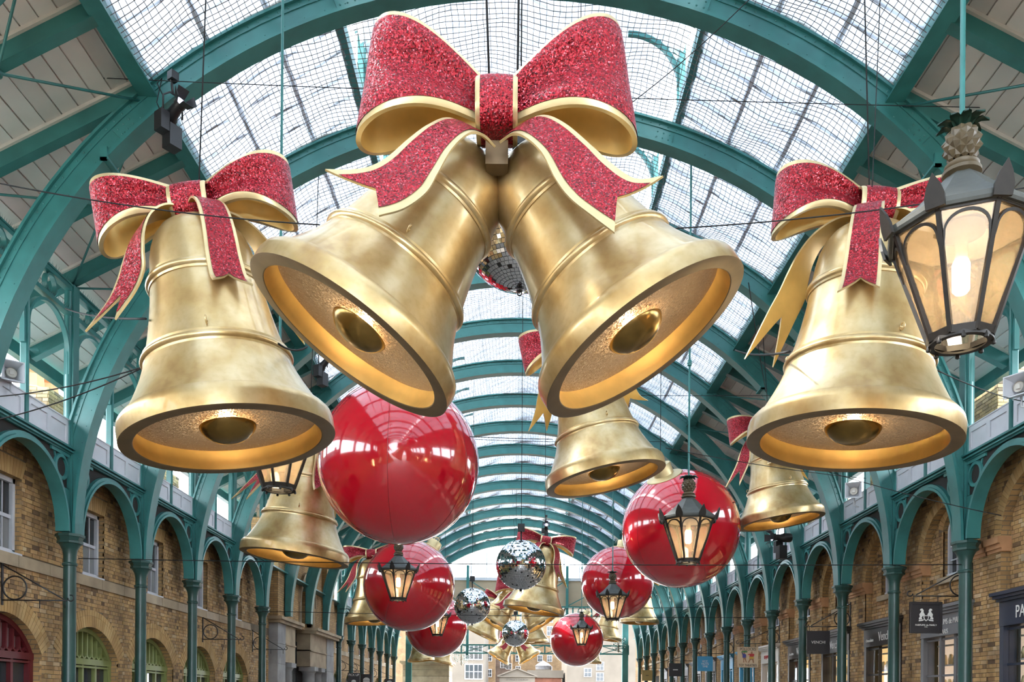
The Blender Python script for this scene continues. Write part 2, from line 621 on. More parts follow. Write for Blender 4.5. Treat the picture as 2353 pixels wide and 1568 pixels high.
YA, YE = YK(KF), YK(KL)
WT_ = ZB + 0.05                # top of the shop walls


def arc(cx, cz, rx, rz, a0, a1, n):
    return [(cx + rx * math.cos(a0 + (a1 - a0) * i / n), cz + rz * math.sin(a0 + (a1 - a0) * i / n)) for i in range(n + 1)]


# ---- floor and pavement outside
fl = MB()
fl.box(-11, 11, YA, YE, -0.2, 0)
tag(part('floor', fl, 'paving'), 'pale stone floor of the market hall', kind='structure')
gr = MB()
gr.box(-120, 120, -90, 190, -0.45, -0.2)
tag(part('ground', gr, 'paving'), 'pale paving of the square around the hall', kind='structure')

# ---- ceiling: boards, rafters, purlins, glazing, nets
ceil = empty('ceiling', (0, 0, 0), 'glazed and boarded roof of the market hall', kind='structure')
PX, PZ = 5.42, E + 8.86        # purlin
SL = 0.51                      # fall of the boarded slope
EX = 9.65                      # eaves
NB = 18
cs = math.cos(math.atan(SL))
bw = (EX - PX) / NB


def slope_z(x):
    return PZ - SL * (x - PX)


mb = MB()
g = 0.010
mb.box(g, bw / cs - g, 0.004, HB - 0.004, 0, 0.03)
mb.box(0, bw / cs, 0, HB, 0.022, 0.03)
plank_me = mb.mesh('plank', 'board')
halfbays = [(k + h / 2) for k in range(KF, KL) for h in (0, 1)]
order = sorted(halfbays, key=lambda q: abs(YK(q) - 13.4))
near = set(sorted([q for q in order if q >= -2])[:8])
stuff = MB()
for s in (-1, 1):
    rot = Matrix.Rotation(-math.atan(SL) * -1, 4, 'Y') if s > 0 else Matrix.Rotation(-math.atan(SL), 4, 'Y')
    for q in halfbays:
        for i in range(NB):
            x = PX + bw * i
            j = rnd.uniform(-0.004, 0.004)
            if s > 0:
                mt = Matrix.Translation((x, YK(q), slope_z(x) + 0.14 + j)) @ Matrix.Rotation(math.atan(SL), 4, 'Y')
            else:
                mt = Matrix.Translation((-x, YK(q), slope_z(x) + 0.14 + j)) @ Matrix.Rotation(-math.atan(SL), 4, 'Y') @ Matrix.Translation((-bw / cs, 0, 0))
            if q in near:
                put('plank', plank_me, ceil, mtx=mt)
            else:
                vs = [mt @ Vector(p) for p in ((g, 0.004, 0), (bw / cs - g, 0.004, 0), (bw / cs - g, HB - 0.004, 0), (g, HB - 0.004, 0), (0, 0, 0.02), (bw / cs, 0, 0.02), (bw / cs, HB, 0.02), (0, HB, 0.02))]
                stuff.add(vs, [(0, 3, 2, 1), (4, 5, 6, 7), (0, 1, 5, 4), (2, 3, 7, 6), (1, 2, 6, 5), (3, 0, 4, 7)])
tag(part('far_boarding', stuff, 'board', ceil), 'further boards of the roof slopes', kind='stuff')
deck = MB()
for s in (-1, 1):
    deck.bar((s * PX, YA, slope_z(PX) + 0.25), (s * PX, YE, slope_z(PX) + 0.25), 0.02, 0.02)
    a, b = Vector((s * PX, YA, slope_z(PX) + 0.22)), Vector((s * EX, YA, slope_z(EX) + 0.22))
    d = Vector((0, YE - YA, 0))
    n = Vector((0, 0, 0.05))
    deck.add([a, b, b + d, a + d, a + n, b + n, b + d + n, a + d + n], [(0, 1, 2, 3), (4, 7, 6, 5), (0, 4, 5, 1), (1, 5, 6, 2), (2, 6, 7, 3), (3, 7, 4, 0)])
part('roof_covering', deck, 'slate', ceil)

rm = MB()
p, q = Vector((PX, 0, slope_z(PX) - 0.02)), Vector((EX - 0.1, 0, slope_z(EX - 0.1) - 0.02))
up = Vector((SL, 0, 1)).normalized()
rm.bar(p, q, 0.11, 0.22, up)
rm.bar(p - up * 0.115, q - up * 0.115, 0.17, 0.025, up)
raf_me = rm.mesh('rafter', 'iron')
tm = MB()
tm.bar(p + up * 0.125, q + up * 0.125, 0.20, 0.05, up)
trim_me = tm.mesh('rafter_batten', 'cream_paint')
for q2 in halfbays + [KL]:
    for s in (-1, 1):
        mt = Matrix.Translation((0, YK(q2), 0)) if s > 0 else Matrix.Translation((0, YK(q2), 0)) @ Matrix.Rotation(PI, 4, 'Z')
        o = put('rafter', raf_me, ceil, mtx=mt)
        put('rafter_batten', trim_me, o)
for s in (-1, 1):
    mb = MB()
    mb.box(s * PX - 0.07, s * PX + 0.07, YA, YE, PZ - 0.16, PZ + 0.22)
    mb.box(s * (PX - 0.05) - 0.13, s * (PX - 0.05) + 0.13, YA, YE, PZ - 0.18, PZ - 0.15)
    part('purlin', mb, 'iron', ceil)
    mb = MB()
    mb.box(s * (PX + 0.11) - 0.04, s * (PX + 0.11) + 0.04, YA, YE, PZ + 0.0, PZ + 0.08)
    part('purlin_batten', mb, 'cream_paint', ceil)
    mb = MB()
    mb.box(s * EX - 0.08, s * EX + 0.08, YA, YE, slope_z(EX) - 0.14, slope_z(EX) + 0.10)
    part('eaves_beam', mb, 'iron', ceil)
    # cross bracing rods below the boards, a hub where they meet
    for k in range(-2, 8):
        a = Vector((s * PX, YK(k), PZ - 0.2))
        b = Vector((s * WH, YK(k + 1), slope_z(WH) - 0.2))
        c = Vector((s * PX, YK(k + 1), PZ - 0.2))
        d = Vector((s * WH, YK(k), slope_z(WH) - 0.2))
        mb = MB()
        mb.tube([a, b], 0.018, 6)
        o = part('brace_rod', mb, 'iron', ceil)
        mb = MB()
        mb.tube([c, d], 0.018, 6)
        part('brace_rod', mb, 'iron', ceil)
        mb = MB()
        m_ = (a + b) / 2
        mb.lathe([(0.0, -0.05), (0.06, -0.04), (0.07, 0), (0.06, 0.04), (0, 0.05)], 10, Matrix.Translation(m_))
        part('brace_hub', mb, 'iron', o)

# lower glass slope, lantern sides, lantern roof
LX, LZ0, LZ1, RZ = 2.85, E + 10.62, E + 12.05, E + 13.5
GA, GB = Vector((PX - 0.05, 0, PZ + 0.22)), Vector((LX, 0, LZ0))
LA, LB = Vector((LX + 0.15, 0, LZ1 - 0.05)), Vector((0, 0, RZ))
NP = 6
pw = BAY / NP


def slab(mb, a, b, y0, y1, t=0.012):
    n = Vector((0, 0, t))
    A, B, C, D = [Vector((p.x, y, p.z)) for p, y in ((a, y0), (b, y0), (b, y1), (a, y1))]
    mb.add([A + n, B + n, C + n, D + n], [(0, 1, 2, 3)])


PM = {}
for nm, (a, b) in {'low': (GA, GB), 'top': (LA, LB)}.items():
    mb = MB()
    slab(mb, a, b, 0.02, pw - 0.02)
    PM[nm] = mb.mesh('pane', 'roof_glass')
far_gl = MB()
for s in (-1, 1):
    for k in range(KF, KL):
        for i in range(NP):
            y = YK(k) + pw * i
            for nm, (a, b) in {'low': (GA, GB), 'top': (LA, LB)}.items():
                if -2 <= k <= 9:
                    put('pane', PM[nm], ceil, mtx=Matrix.Translation((0, y, 0)) if s > 0 else Matrix.Translation((0, y + pw, 0)) @ Matrix.Rotation(PI, 4, 'Z'))
                else:
                    m = Vector((s, 1, 1))
                    slab(far_gl, a * m, b * m, y + 0.02, y + pw - 0.02)
tag(part('far_panes', far_gl, 'roof_glass', ceil), 'further roof panes', kind='stuff')
bars = MB()
for s in (-1, 1):
    for k in range(KF, KL):
        for i in range(NP):
            y = YK(k) + pw * i
            m = Vector((s, 1, 1))
            for a, b in ((GA, GB), (LA, LB)):
                a2, b2 = a * m, b * m
                bars.bar((a2.x, y, a2.z - 0.02), (b2.x, y, b2.z - 0.02), 0.055, 0.07)
    for f in (0.33, 0.66):
        x = GA.x + (GB.x - GA.x) * f
        z = GA.z + (GB.z - GA.z) * f
        bars.box(s * x - 0.03, s * x + 0.03, YA, YE, z - 0.10, z - 0.04)
    bars.box(s * 1.5 - 0.03, s * 1.5 + 0.03, YA, YE, (LZ1 + RZ) / 2 - 0.06, (LZ1 + RZ) / 2)
bars.box(-0.10, 0.10, YA, YE, RZ - 0.22, RZ + 0.02)
tag(part('glazing_bars', bars, 'white_paint', ceil), 'white glazing bars', kind='stuff')
for s in (-1, 1):
    mb = MB()
    mb.box(s * LX - 0.07, s * LX + 0.07, YA, YE, LZ0 - 0.12, LZ0 + 0.1)
    part('lantern_kerb', mb, 'iron', ceil)
    mb = MB()
    mb.box(s * LX - 0.07, s * LX + 0.07, YA, YE, LZ1 - 0.14, LZ1)
    part('lantern_plate', mb, 'iron', ceil)
lp = MB()
lp.box(-0.05, 0.05, -0.05, 0.05, LZ0, LZ1)
lp_me = lp.mesh('lantern_post', 'iron')
# curved bracket springing from the rib to the lantern roof
br = MB()
br.strip(arc(0.95, LZ1 - 0.95 - 0.05, 0.95, 0.95, PI, PI / 2, 10), arc(0.95, LZ1 - 0.95 - 0.05, 0.88, 0.88, PI, PI / 2, 10), lambda a, b, t: (a, t, b), -0.04, 0.04)
br.tube([(0.27 + 0.11 * math.cos(t * PI / 6), 0, LZ1 - 0.22 + 0.11 * math.sin(t * PI / 6)) for t in range(12)], 0.022, 6, closed=True)
br_me = br.mesh('lantern_bracket', 'iron')
for k in range(KF, KL):
    for s in (-1, 1):
        for dy in (-0.12, 0.12):
            put('lantern_post', lp_me, ceil, loc=(s * LX, YK(k) + dy, 0))
        put('lantern_bracket', br_me, ceil, mtx=Matrix.Translation((-LX, YK(k), 0)) if s < 0 else Matrix.Translation((LX, YK(k), 0)) @ Matrix.Rotation(PI, 4, 'Z'))

# arch rib outline
RA, RB, RC, RD = 7.86, 7.40, E + 2.93, 0.39


def intr(t):
    return (RA * math.cos(t), RC + RB * math.sin(t))


def rib_pt(t, d):
    """point d outside the inner edge of the rib"""
    x, z = intr(t)
    nx, nz = math.cos(t) / RA, math.sin(t) / RB
    l = math.hypot(nx, nz)
    X, Z = x + nx / l * d, z + nz / l * d
    if abs(X) > WH + 0.06:
        X = math.copysign(WH + 0.06, X)
    return (X, Z)


# nets: hang from rib to rib under the glass, one panel a bay
def ext_z(x):
    x = min(abs(x), 5.4)
    t = math.acos(min(1, x / (RA + RD)))
    return RC + (RB + RD) * math.sin(t) + 0.03


def net_pt(x, f):
    return Vector((x, f * BAY, ext_z(x) - 0.22 * math.sin(PI * f) * (0.6 + 0.4 * math.sin(x * 2.1)) + 0.03 * math.sin(7 * f + x * 5)))


xs = []
x = -5.36
while x <= 5.37:
    xs.append(x)
    sl = abs((ext_z(x + 0.01) - ext_z(x)) / 0.01)
    x += 0.098 / math.sqrt(1 + sl * sl)
vs, fs = [], []
NR = 0.0056


def cord(mb, pts):
    mb.tube(pts, NR, 3, cap=False)


nb = MB()
for i, x in enumerate(xs):
    cord(nb, [net_pt(x + 0.012 * math.sin(f * 3 + i), f / 9) for f in range(10)])
NYL = 30
for j in range(NYL + 1):
    cord(nb, [net_pt(x, min(1, max(0, (j + 0.15 * math.sin(x * 4 + j)) / NYL))) for x in xs[::2]])
net_me = nb.mesh('bird_net', 'net')
for k in range(-3, KL - 1):
    o = put('bird_net', net_me, ceil, loc=(0, YK(k), 0))
    tag(o, 'dark cord bird net hung between two ribs', kind='stuff')
bn = MB()
for s in (-1, 1):
    for e in (0.02, 0.98):
        pts = [net_pt(s * (PX - 0.05 - 2.5 * i / 24), e) + Vector((0, rnd.uniform(-0.02, 0.02), 0.03 + rnd.uniform(-0.02, 0.03))) for i in range(25)]
        bn.tube(pts, [rnd.uniform(0.012, 0.04) for _ in pts], 6)
bn_me = bn.mesh('net_roll', 'net_bundle')
for k in range(-2, 8):
    put('net_roll', bn_me, ceil, loc=(0, YK(k), 0))
# crumpled milky sheeting under the lower panes
sh = MB()
for s in (-1, 1):
    rows = []
    for i in range(25):
        f = i / 24
        row = []
        for j in range(33):
            y = j / 32 * BAY
            x = GA.x + (GB.x - GA.x) * f
            z = GA.z + (GB.z - GA.z) * f - 0.10 + 0.04 * math.sin(f * 21 + math.sin(y * 3.1) * 2) * math.sin(y * 5.3 + f * 4 + s) + rnd.uniform(-0.018, 0.018)
            row.append((s * x, y, z))
        rows.append(row)
    sh.grid(rows)
sh_me = sh.mesh('sheeting', 'sheet')
for k in range(KF, KL):
    put('sheeting', sh_me, ceil, loc=(0, YK(k), 0))
sh = MB()
rows = []
for i in range(31):
    x = -LX + 2 * LX * i / 30
    rows.append([(x, j / 20 * BAY, E + 11.65 + 1.35 * (1 - abs(x) / LX) + 0.10 * math.sin(x * 4 + math.sin(j * 0.9)) - 0.25 * math.sin(PI * j / 20) + rnd.uniform(-0.02, 0.02)) for j in range(21)])
sh.grid(rows)
sh2_me = sh.mesh('lantern_sheeting', 'sheet')
for k in range(KF, KL):
    put('lantern_sheeting', sh2_me, ceil, loc=(0, YK(k), 0))

# ---- arch ribs
NS = 72
ts = [PI * i / NS for i in range(NS + 1)]
rib = MB()
rib.strip([rib_pt(t, 0.02) for t in ts], [rib_pt(t, RD - 0.03) for t in ts], lambda a, b, t: (a, t, b), -0.075, 0.075, smooth=False)
web_me = rib.mesh('web', 'iron', sharp=30)
fb = MB()
fb.strip([rib_pt(t, -0.02) for t in ts], [rib_pt(t, 0.03) for t in ts], lambda a, b, t: (a, t, b), -0.15, 0.15)
lower_me = fb.mesh('lower_flange', 'iron', sharp=30)
fb = MB()
fb.strip([rib_pt(t, RD - 0.035) for t in ts], [rib_pt(t, RD + 0.005) for t in ts], lambda a, b, t: (a, t, b), -0.14, 0.14)
fb.strip([rib_pt(t, RD - 0.12) for t in ts], [rib_pt(t, RD - 0.03) for t in ts], lambda a, b, t: (a, t, b), -0.09, 0.09)
upper_me = fb.mesh('upper_flange', 'iron', sharp=30)
rv = MB()


def rivet(mb, c, r=0.017, d=(0, -1, 0)):
    d = Vector(d)
    a = d.orthogonal().normalized()
    b = d.cross(a)
    c = Vector(c)
    vs = [c + (a * math.cos(i * PI / 3) + b * math.sin(i * PI / 3)) * r for i in range(6)]
    vs2 = [c + (a * math.cos(i * PI / 3) + b * math.sin(i * PI / 3)) * r * 0.6 + d * r * 0.7 for i in range(6)]
    mb.add(vs + vs2, [(i, (i + 1) % 6, 6 + (i + 1) % 6, 6 + i) for i in range(6)] + [tuple(range(6, 12))], True)


for i in range(150):
    t = 0.10 + (PI - 0.2) * i / 149
    X, Z = rib_pt(t, RD - 0.075)
    rivet(rv, (X, -0.09, Z))
    if i % 2:
        X, Z = rib_pt(t, 0.05)
        rivet(rv, (X, -0.15, Z - 0.0), 0.012)
PATCH = [0.78, PI - 0.78, 1.25, PI - 1.25]
for t0 in PATCH:
    for dt in (-0.014, 0.0, 0.014):
        for dd in (0.10, 0.19):
            X, Z = rib_pt(t0 + dt, dd)
            rivet(rv, (X, -0.095, Z))
rv_me = rv.mesh('rivets', 'iron')
pp_mes = []
for t0 in PATCH:
    pp = MB()
    pp_mes.append(pp)
    pp.strip([rib_pt(t0 + dt, 0.06) for dt in (-0.022, 0.022)], [rib_pt(t0 + dt, 0.24) for dt in (-0.022, 0.022)], lambda a, b, t: (a, t, b), -0.095, -0.07)
pp_mes = [q.mesh('splice_plate', 'iron') for q in pp_mes]
for k in range(KF + 1, KL):
    if k >= -1:
        o = empty('arch_rib', (0, YK(k), 0), f'teal riveted iron roof arch, {ORD[k + 1]} from the front of the hall', 'roof arch', 'iron roof arches')
        nm = ('web', 'lower_flange', 'upper_flange')
    else:
        o = empty('arch_rib_rear', (0, YK(k), 0), kind='structure', parent=ceil)
        o.name = 'rib'
        nm = ('web', 'lower_flange', 'upper_flange')
    put(nm[0], web_me, o)
    put(nm[1], lower_me, o)
    put(nm[2], upper_me, o)
    if -1 <= k <= 7:
        tag(put('rivets', rv_me, o), 'rows of rivet heads', kind='stuff')
        for me in pp_mes:
            put('splice_plate', me, o)
    if -1 <= k <= 3:
        for s in (-1, 1):
            c = MB()
            X, Z = intr(PI / 2 - s * 0.86)
            c.box(X - 0.07, X + 0.07, -0.19, 0.19, Z - 0.05, Z - 0.015)
            c.box(X - 0.05, X + 0.05, -0.19, -0.15, Z - 0.05, Z + 0.14)
            part('clamp', c, 'iron', o)

# ---- columns and arcade bays
cm = MB()
cm.lathe([(0.20, 0), (0.20, 0.25), (0.15, 0.32), (0.125, 0.4), (0.115, 1.2), (0.108, CAP - 0.55)], 20)
shaft_me = cm.mesh('shaft', 'iron_dark', sharp=40)
cm = MB()
cm.lathe([(0.108, CAP - 0.56), (0.128, CAP - 0.55), (0.132, CAP - 0.52), (0.11, CAP - 0.50), (0.112, CAP - 0.36), (0.125, CAP - 0.28), (0.165, CAP - 0.19), (0.195, CAP - 0.16)], 20)
cm.lathe([(0.19, CAP - 0.17), (0.215, CAP - 0.16), (0.215, CAP - 0.12), (0.20, CAP - 0.11), (0.225, CAP - 0.05), (0.245, CAP - 0.045), (0.245, CAP), (0.0, CAP)], 8, phase=PI / 8, smooth=False)
cap_me = cm.mesh('capital', 'iron_dark', sharp=40)
ZT = E + 7.36
cm = MB()
cm.box(-0.085, 0.085, -0.10, 0.10, CAP, ZT)
cm.tube([(0, -0.10, CAP + 1.4), (0, -0.10, ZT - 0.1)], 0.055, 10)
cm.tube([(0, 0.10, CAP + 1.4), (0, 0.10, ZT - 0.1)], 0.055, 10)
post_me = cm.mesh('upper_post', 'iron', sharp=40)
rvt = MB()
for i in range(14):
    rivet(rvt, (0, -0.102, CAP + 0.1 + i * 0.11), 0.014)
for k in range(0, KL):
    for s in (-1, 1):
        if s < 0 and k in (5, 6, 7):
            continue
        side = 'left' if s < 0 else 'right'
        n = len([q for q in range(0, k) if not (s < 0 and q in (5, 6, 7))])
        o = empty('iron_column', (s * WH, YK(k), 0), f'dark green cast-iron column, {ORD[n]} from the front along the {side} shop wall', 'column', 'iron columns')
        put('shaft', shaft_me, o)
        put('capital', cap_me, o)
        put('upper_post', post_me, o)
for s in (-1, 1):
    o = empty('iron_column', (s * WH, YK(-1), 0), f'dark green cast-iron column beside the {"left" if s < 0 else "right"} edge of the picture', 'column', 'iron columns')
    put('shaft', shaft_me, o)
    put('capital', cap_me, o)
    put('upper_post', post_me, o)

mpl = lambda a, b, t: (t, a, b)
AR, ARO = 1.22, 1.31
am = MB()
am.strip(arc(HB, CAP + 0.02, AR, AR + 0.03, 0, PI, 28), arc(HB, CAP + 0.02, ARO, ARO + 0.03, 0, PI, 28), mpl, -0.09, 0.09)
am.strip(arc(HB, CAP + 0.02, AR - 0.02, AR + 0.01, 0, PI, 28), arc(HB, CAP + 0.02, AR + 0.03, AR + 0.06, 0, PI, 28), mpl, -0.12, 0.12)
arch_me = am.mesh('arch', 'iron', sharp=35)
leg_mes = []
for sgn in (0, 1):
    legm = MB()
    leg_mes.append(legm)
    f = (lambda y: y) if sgn == 0 else (lambda y: BAY - y)
    A, B = [], []
    for i in range(9):
        z = CAP + 0.78 * i / 8
        A.append((f(0.05), z))
        B.append((f(HB - math.sqrt(max(0.01, (ARO - 0.02) ** 2 - (z - CAP - 0.02) ** 2))), z))
    legm.strip(A, B, mpl, -0.05, 0.05)
    # bars that divide the spandrel
    legm.bar((0, f(0.12), ZB - 0.03), (0, f(0.72), ZB - 0.03), 0.10, 0.06)
    legm.bar((0, f(0.10), CAP + 0.8), (0, f(0.10), ZB), 0.10, 0.08)
    legm.bar((0, f(0.60), ZB - 0.02), (0, f(0.52), ZB - 0.26), 0.06, 0.04)
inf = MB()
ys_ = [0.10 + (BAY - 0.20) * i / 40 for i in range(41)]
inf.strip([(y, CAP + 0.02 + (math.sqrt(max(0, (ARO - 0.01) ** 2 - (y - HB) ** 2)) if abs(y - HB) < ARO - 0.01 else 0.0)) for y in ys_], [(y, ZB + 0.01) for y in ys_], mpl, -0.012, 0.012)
inf_me = inf.mesh('spandrel_dark_back', 'dark_room')  # thin dark plate put in so the spandrel openings read black
leg_mes = [q.mesh('spandrel_plate', 'iron', sharp=35) for q in leg_mes]
rg = MB()
rg.lathe([(0.165, -0.05), (0.22, -0.05), (0.235, -0.02), (0.235, 0.02), (0.22, 0.05), (0.165, 0.05), (0.165, -0.05)], 24, Matrix.Rotation(PI / 2, 4, 'Y'))
ring_me = rg.mesh('spandrel_ring', 'iron', sharp=40)
bm_ = MB()
bm_.box(-0.07, 0.07, 0.0, BAY, ZB, ZB + 0.09)
bm_.box(-0.11, 0.11, 0.0, BAY, ZB + 0.03, ZB + 0.055)
bm_.box(-0.13, 0.13, 0.0, BAY, ZB + 0.085, ZB + 0.12)
beam_me = bm_.mesh('beam', 'iron')


def panel_board(y0, y1):
    mb = MB()
    z0, z1 = ZB + 0.12, ZB + 0.60
    m_ = (y0 + y1) / 2
    outer = [(y0, z0), (y1, z0), (y1, z1), (y0, z1)]
    holes = []
    for a, b in ((y0 + 0.10, m_ - 0.06), (m_ + 0.06, y1 - 0.10)):
        holes.append([(a, z0 + 0.10), (b, z0 + 0.10), (b, z1 - 0.10), (a, z1 - 0.10)])
    mb.poly([outer] + holes, mpl, -0.03, 0.03)
    mb.box(-0.008, 0.008, y0 + 0.05, y1 - 0.05, z0 + 0.05, z1 - 0.05)
    mb.box(-0.045, 0.045, y0, y1, z1, z1 + 0.02)
    return mb.mesh('parapet_panel', 'white_paint')


pan = [panel_board(0.11, HB - 0.05), panel_board(HB + 0.05, BAY - 0.11)]
mp_ = MB()
mp_.box(-0.045, 0.045, HB - 0.035, HB + 0.035, ZB + 0.1, ZT - 0.05)
mp_.tube([(-0.045, HB, ZB + 0.12), (-0.045, HB, ZT - 0.2)], 0.03, 8)
mp_.tube([(0.045, HB, ZB + 0.12), (0.045, HB, ZT - 0.2)], 0.03, 8)
mid_me = mp_.mesh('middle_post', 'iron', sharp=40)
ups = []
for y0 in (0.10, HB + 0.035):
    y1 = y0 + HB - 0.135
    c, rr = (y0 + y1) / 2, (y1 - y0) / 2
    mb = MB()
    mb.strip([(y0, E + 5.75)] + arc(c, E + 6.12, rr, rr - 0.02, PI, 0, 18) + [(y1, E + 5.75)], [(y0 + 0.05, E + 5.75)] + arc(c, E + 6.12, rr - 0.05, rr - 0.07, PI, 0, 18) + [(y1 - 0.05, E + 5.75)], mpl, -0.04, 0.04)
    ups.append(mb.mesh('upper_arch', 'iron', sharp=35))
lc = MB()
lc.box(-0.06, 0.06, 0, BAY, E + 6.80, E + 6.88)
lc_me = lc.mesh('lower_chord', 'iron')
lc = MB()
lc.box(-0.06, 0.06, 0, BAY, E + 7.24, E + 7.32)
lc.box(-0.08, 0.08, 0, BAY, E + 7.32, E + 7.35)
uc_me = lc.mesh('upper_chord', 'iron')
rg = MB()
rg.lathe([(0.145, -0.04), (0.18, -0.04), (0.18, 0.04), (0.145, 0.04), (0.145, -0.04)], 20, Matrix.Rotation(PI / 2, 4, 'Y'))
uring_me = rg.mesh('chord_ring', 'iron', sharp=40)
sp = MB()
for i in range(60):
    y = 0.02 + i * BAY / 60
    for z in (E + 7.35, E + 6.88):
        for sx in (-1, 1):
            p = Vector((sx * 0.04, y, z))
            q = p + Vector((sx * 0.03 + rnd.uniform(-0.02, 0.02), rnd.uniform(-0.03, 0.03), 0.10))
            sp.add([p + Vector((0.004, 0, 0)), p - Vector((0.004, 0, 0)), p + Vector((0, 0.006, 0)), q], [(0, 2, 3), (2, 1, 3), (1, 0, 3), (0, 1, 2)])
spike_me = sp.mesh('bird_spikes', 'black')
for k in range(-1, KL - 1):
    for s in (-1, 1):
        if s < 0 and 4 <= k <= 7:
            continue
        side = 'left' if s < 0 else 'right'
        n = len([q for q in range(-1, k) if not (s < 0 and 4 <= q <= 7)])
        o = empty('iron_arcade', (s * WH, YK(k), 0), f'teal iron arch with white panels between columns, {ORD[n]} from the front on the {side}', 'arcade', 'iron arcade bays')
        put('arch', arch_me, o)
        for me in leg_mes:
            put('spandrel_plate', me, o)
        put('beam', beam_me, o)
        put('spandrel_dark_back', inf_me, o)
        for y in (0.375, BAY - 0.375):
            put('spandrel_ring', ring_me, o, loc=(0, y, E + 4.05))
        for me in pan:
            put('parapet_panel', me, o)
        put('middle_post', mid_me, o)
        for me in ups:
            put('upper_arch', me, o)
        put('lower_chord', lc_me, o)
        put('upper_chord', uc_me, o)
        for y in (HB / 2, HB * 1.5):
            put('chord_ring', uring_me, o, loc=(0, y, E + 7.06))
        if k <= 3:
            tag(put('bird_spikes', spike_me, o), 'thin black bird spikes', kind='stuff')


def glass_z(x):
    """height of the glass above a point of the hall"""
    x = abs(x)
    if x >= LX:
        f = (GA.x - x) / (GA.x - GB.x)
        return GA.z + (GB.z - GA.z) * f - 0.02
    f = (LA.x - x) / LA.x
    return LA.z + (LB.z - LA.z) * f - 0.02


# flat lead roofs of the shops behind the parapets
for s in (-1, 1):
    m = MB()
    m.box(min(s * (XW + 0.56), s * 13.0), max(s * (XW + 0.56), s * 13.0), YK(-2), YE, WT_ - 0.3, WT_)
    tag(part('flat_roof', m, 'slate'), 'flat lead roof of the shops behind the %s parapet' % ('left' if s < 0 else 'right'), kind='structure')

# ================================================================== SHOP WALLS
WT = ZB + 0.05                 # top of the brick walls
CH, BL = 0.0765, 0.235
ZLOW = 1.75                    # bricks are laid singly from here up; lower is out of sight


def side_map(s):
    return lambda a, b, t: (s * (XW + t), a, b)


brick_cache = {}
wall_brick_n = {-1: 0, 1: 0}


def lay(s, y0, y1, z0, z1, holes, d, out, singles, lim):
    """courses of bricks between y0..y1, z0..z1; holes(z) -> list of (a,b) to keep clear"""
    r = int(z0 / CH)
    while (r + 1) * CH <= z1 + 1e-6:
        zz = r * CH
        if zz >= z0 - 1e-6:
            iv = [(y0, y1)]
            for (a, b) in holes(zz + CH / 2):
                nv = []
                for (p, q) in iv:
                    if b <= p or a >= q:
                        nv.append((p, q))
                    else:
                        if a - p > 0.04:
                            nv.append((p, a))
                        if q - b > 0.04:
                            nv.append((b, q))
                iv = nv
            hd = BL if r % 2 == 0 else BL / 2
            for (p, q) in iv:
                i = math.floor((p - (r % 2) * BL / 4) / hd)
                while True:
                    a = i * hd + (r % 2) * BL / 4
                    if a > q - 0.02:
                        break
                    A, B = max(a, p), min(a + hd, q)
                    i += 1
                    if B - A < 0.035:
                        continue
                    j = rnd.uniform(-0.004, 0.004)
                    box = (A + (0.005 if A > p else 0.0), B - (0.005 if B < q else 0.0), zz + 0.005, zz + CH - 0.005, d - 0.012 + j)
                    if singles is not None and wall_brick_n[s] < lim and A > 14.2:
                        ln = round(box[1] - box[0], 2)
                        if ln not in brick_cache:
                            m = MB()
                            m.box(-0.02, 0.02, -ln / 2, ln / 2, -(CH - 0.01) / 2, (CH - 0.01) / 2)
                            brick_cache[ln] = m.mesh('brick', 'brick')
                        put('brick', brick_cache[ln], singles, loc=(s * (XW + box[4] + 0.02), (box[0] + box[1]) / 2, zz + CH / 2))
                        wall_brick_n[s] += 1
                    else:
                        x0, x1 = s * (XW + box[4]), s * (XW + d + 0.02)
                        a, b, c, e = box[:4]
                        out.add([(x0, a, c), (x0, b, c), (x0, b, e), (x0, a, e), (x1, a, c), (x1, b, c), (x1, b, e), (x1, a, e)],
                                [(0, 1, 2, 3), (0, 4, 5, 1), (1, 5, 6, 2), (2, 6, 7, 3), (3, 7, 4, 0)])
        r += 1


def voussoirs(s, cy, cz, r0, r1, a0, a1, n, d, out, proud=0.014):
    for i in range(n):
        t0 = a0 + (a1 - a0) * (i + 0.06) / n
        t1 = a0 + (a1 - a0) * (i + 0.94) / n
        P = [(cy + r * math.cos(t), cz + r * math.sin(t)) for r, t in ((r0, t0), (r0, t1), (r1, t1), (r1, t0))]
        x0, x1 = s * (XW + d - proud), s * (XW + d + 0.03)
        out.add([(x0, *p) for p in P] + [(x1, *p) for p in P], [(0, 1, 2, 3), (0, 4, 5, 1), (1, 5, 6, 2), (2, 6, 7, 3), (3, 7, 4, 0)])


def reveal(mb, s, loop, d0, d1):
    n = len(loop)
    vs = [(s * (XW + d0), *p) for p in loop] + [(s * (XW + d1), *p) for p in loop]
    mb.add(vs, [(i, (i + 1) % n, n + (i + 1) % n, n + i) for i in range(n)])


# ---------------------------------------------------------------- left wall
LWIN = (1.24, 2.10, E + 2.41, E + 3.70)         # window in a bay
DC, DWD, DSP, DTOP = 1.62, 1.14, E + 0.78, E + 1.42
rise = DTOP - DSP
DR = (DWD ** 2 + rise ** 2) / (2 * rise)
DZ = DTOP - DR
DA = math.asin(DWD / DR)


def door_loop(y, grow=0.0):
    return [(y + DC - DWD - grow, 0.02), (y + DC + DWD + grow, 0.02)] + [(y + DC + (DR + grow) * math.sin(DA - 2 * DA * i / 16), DZ + (DR + grow) * math.cos(DA - 2 * DA * i / 16)) for i in range(17)]


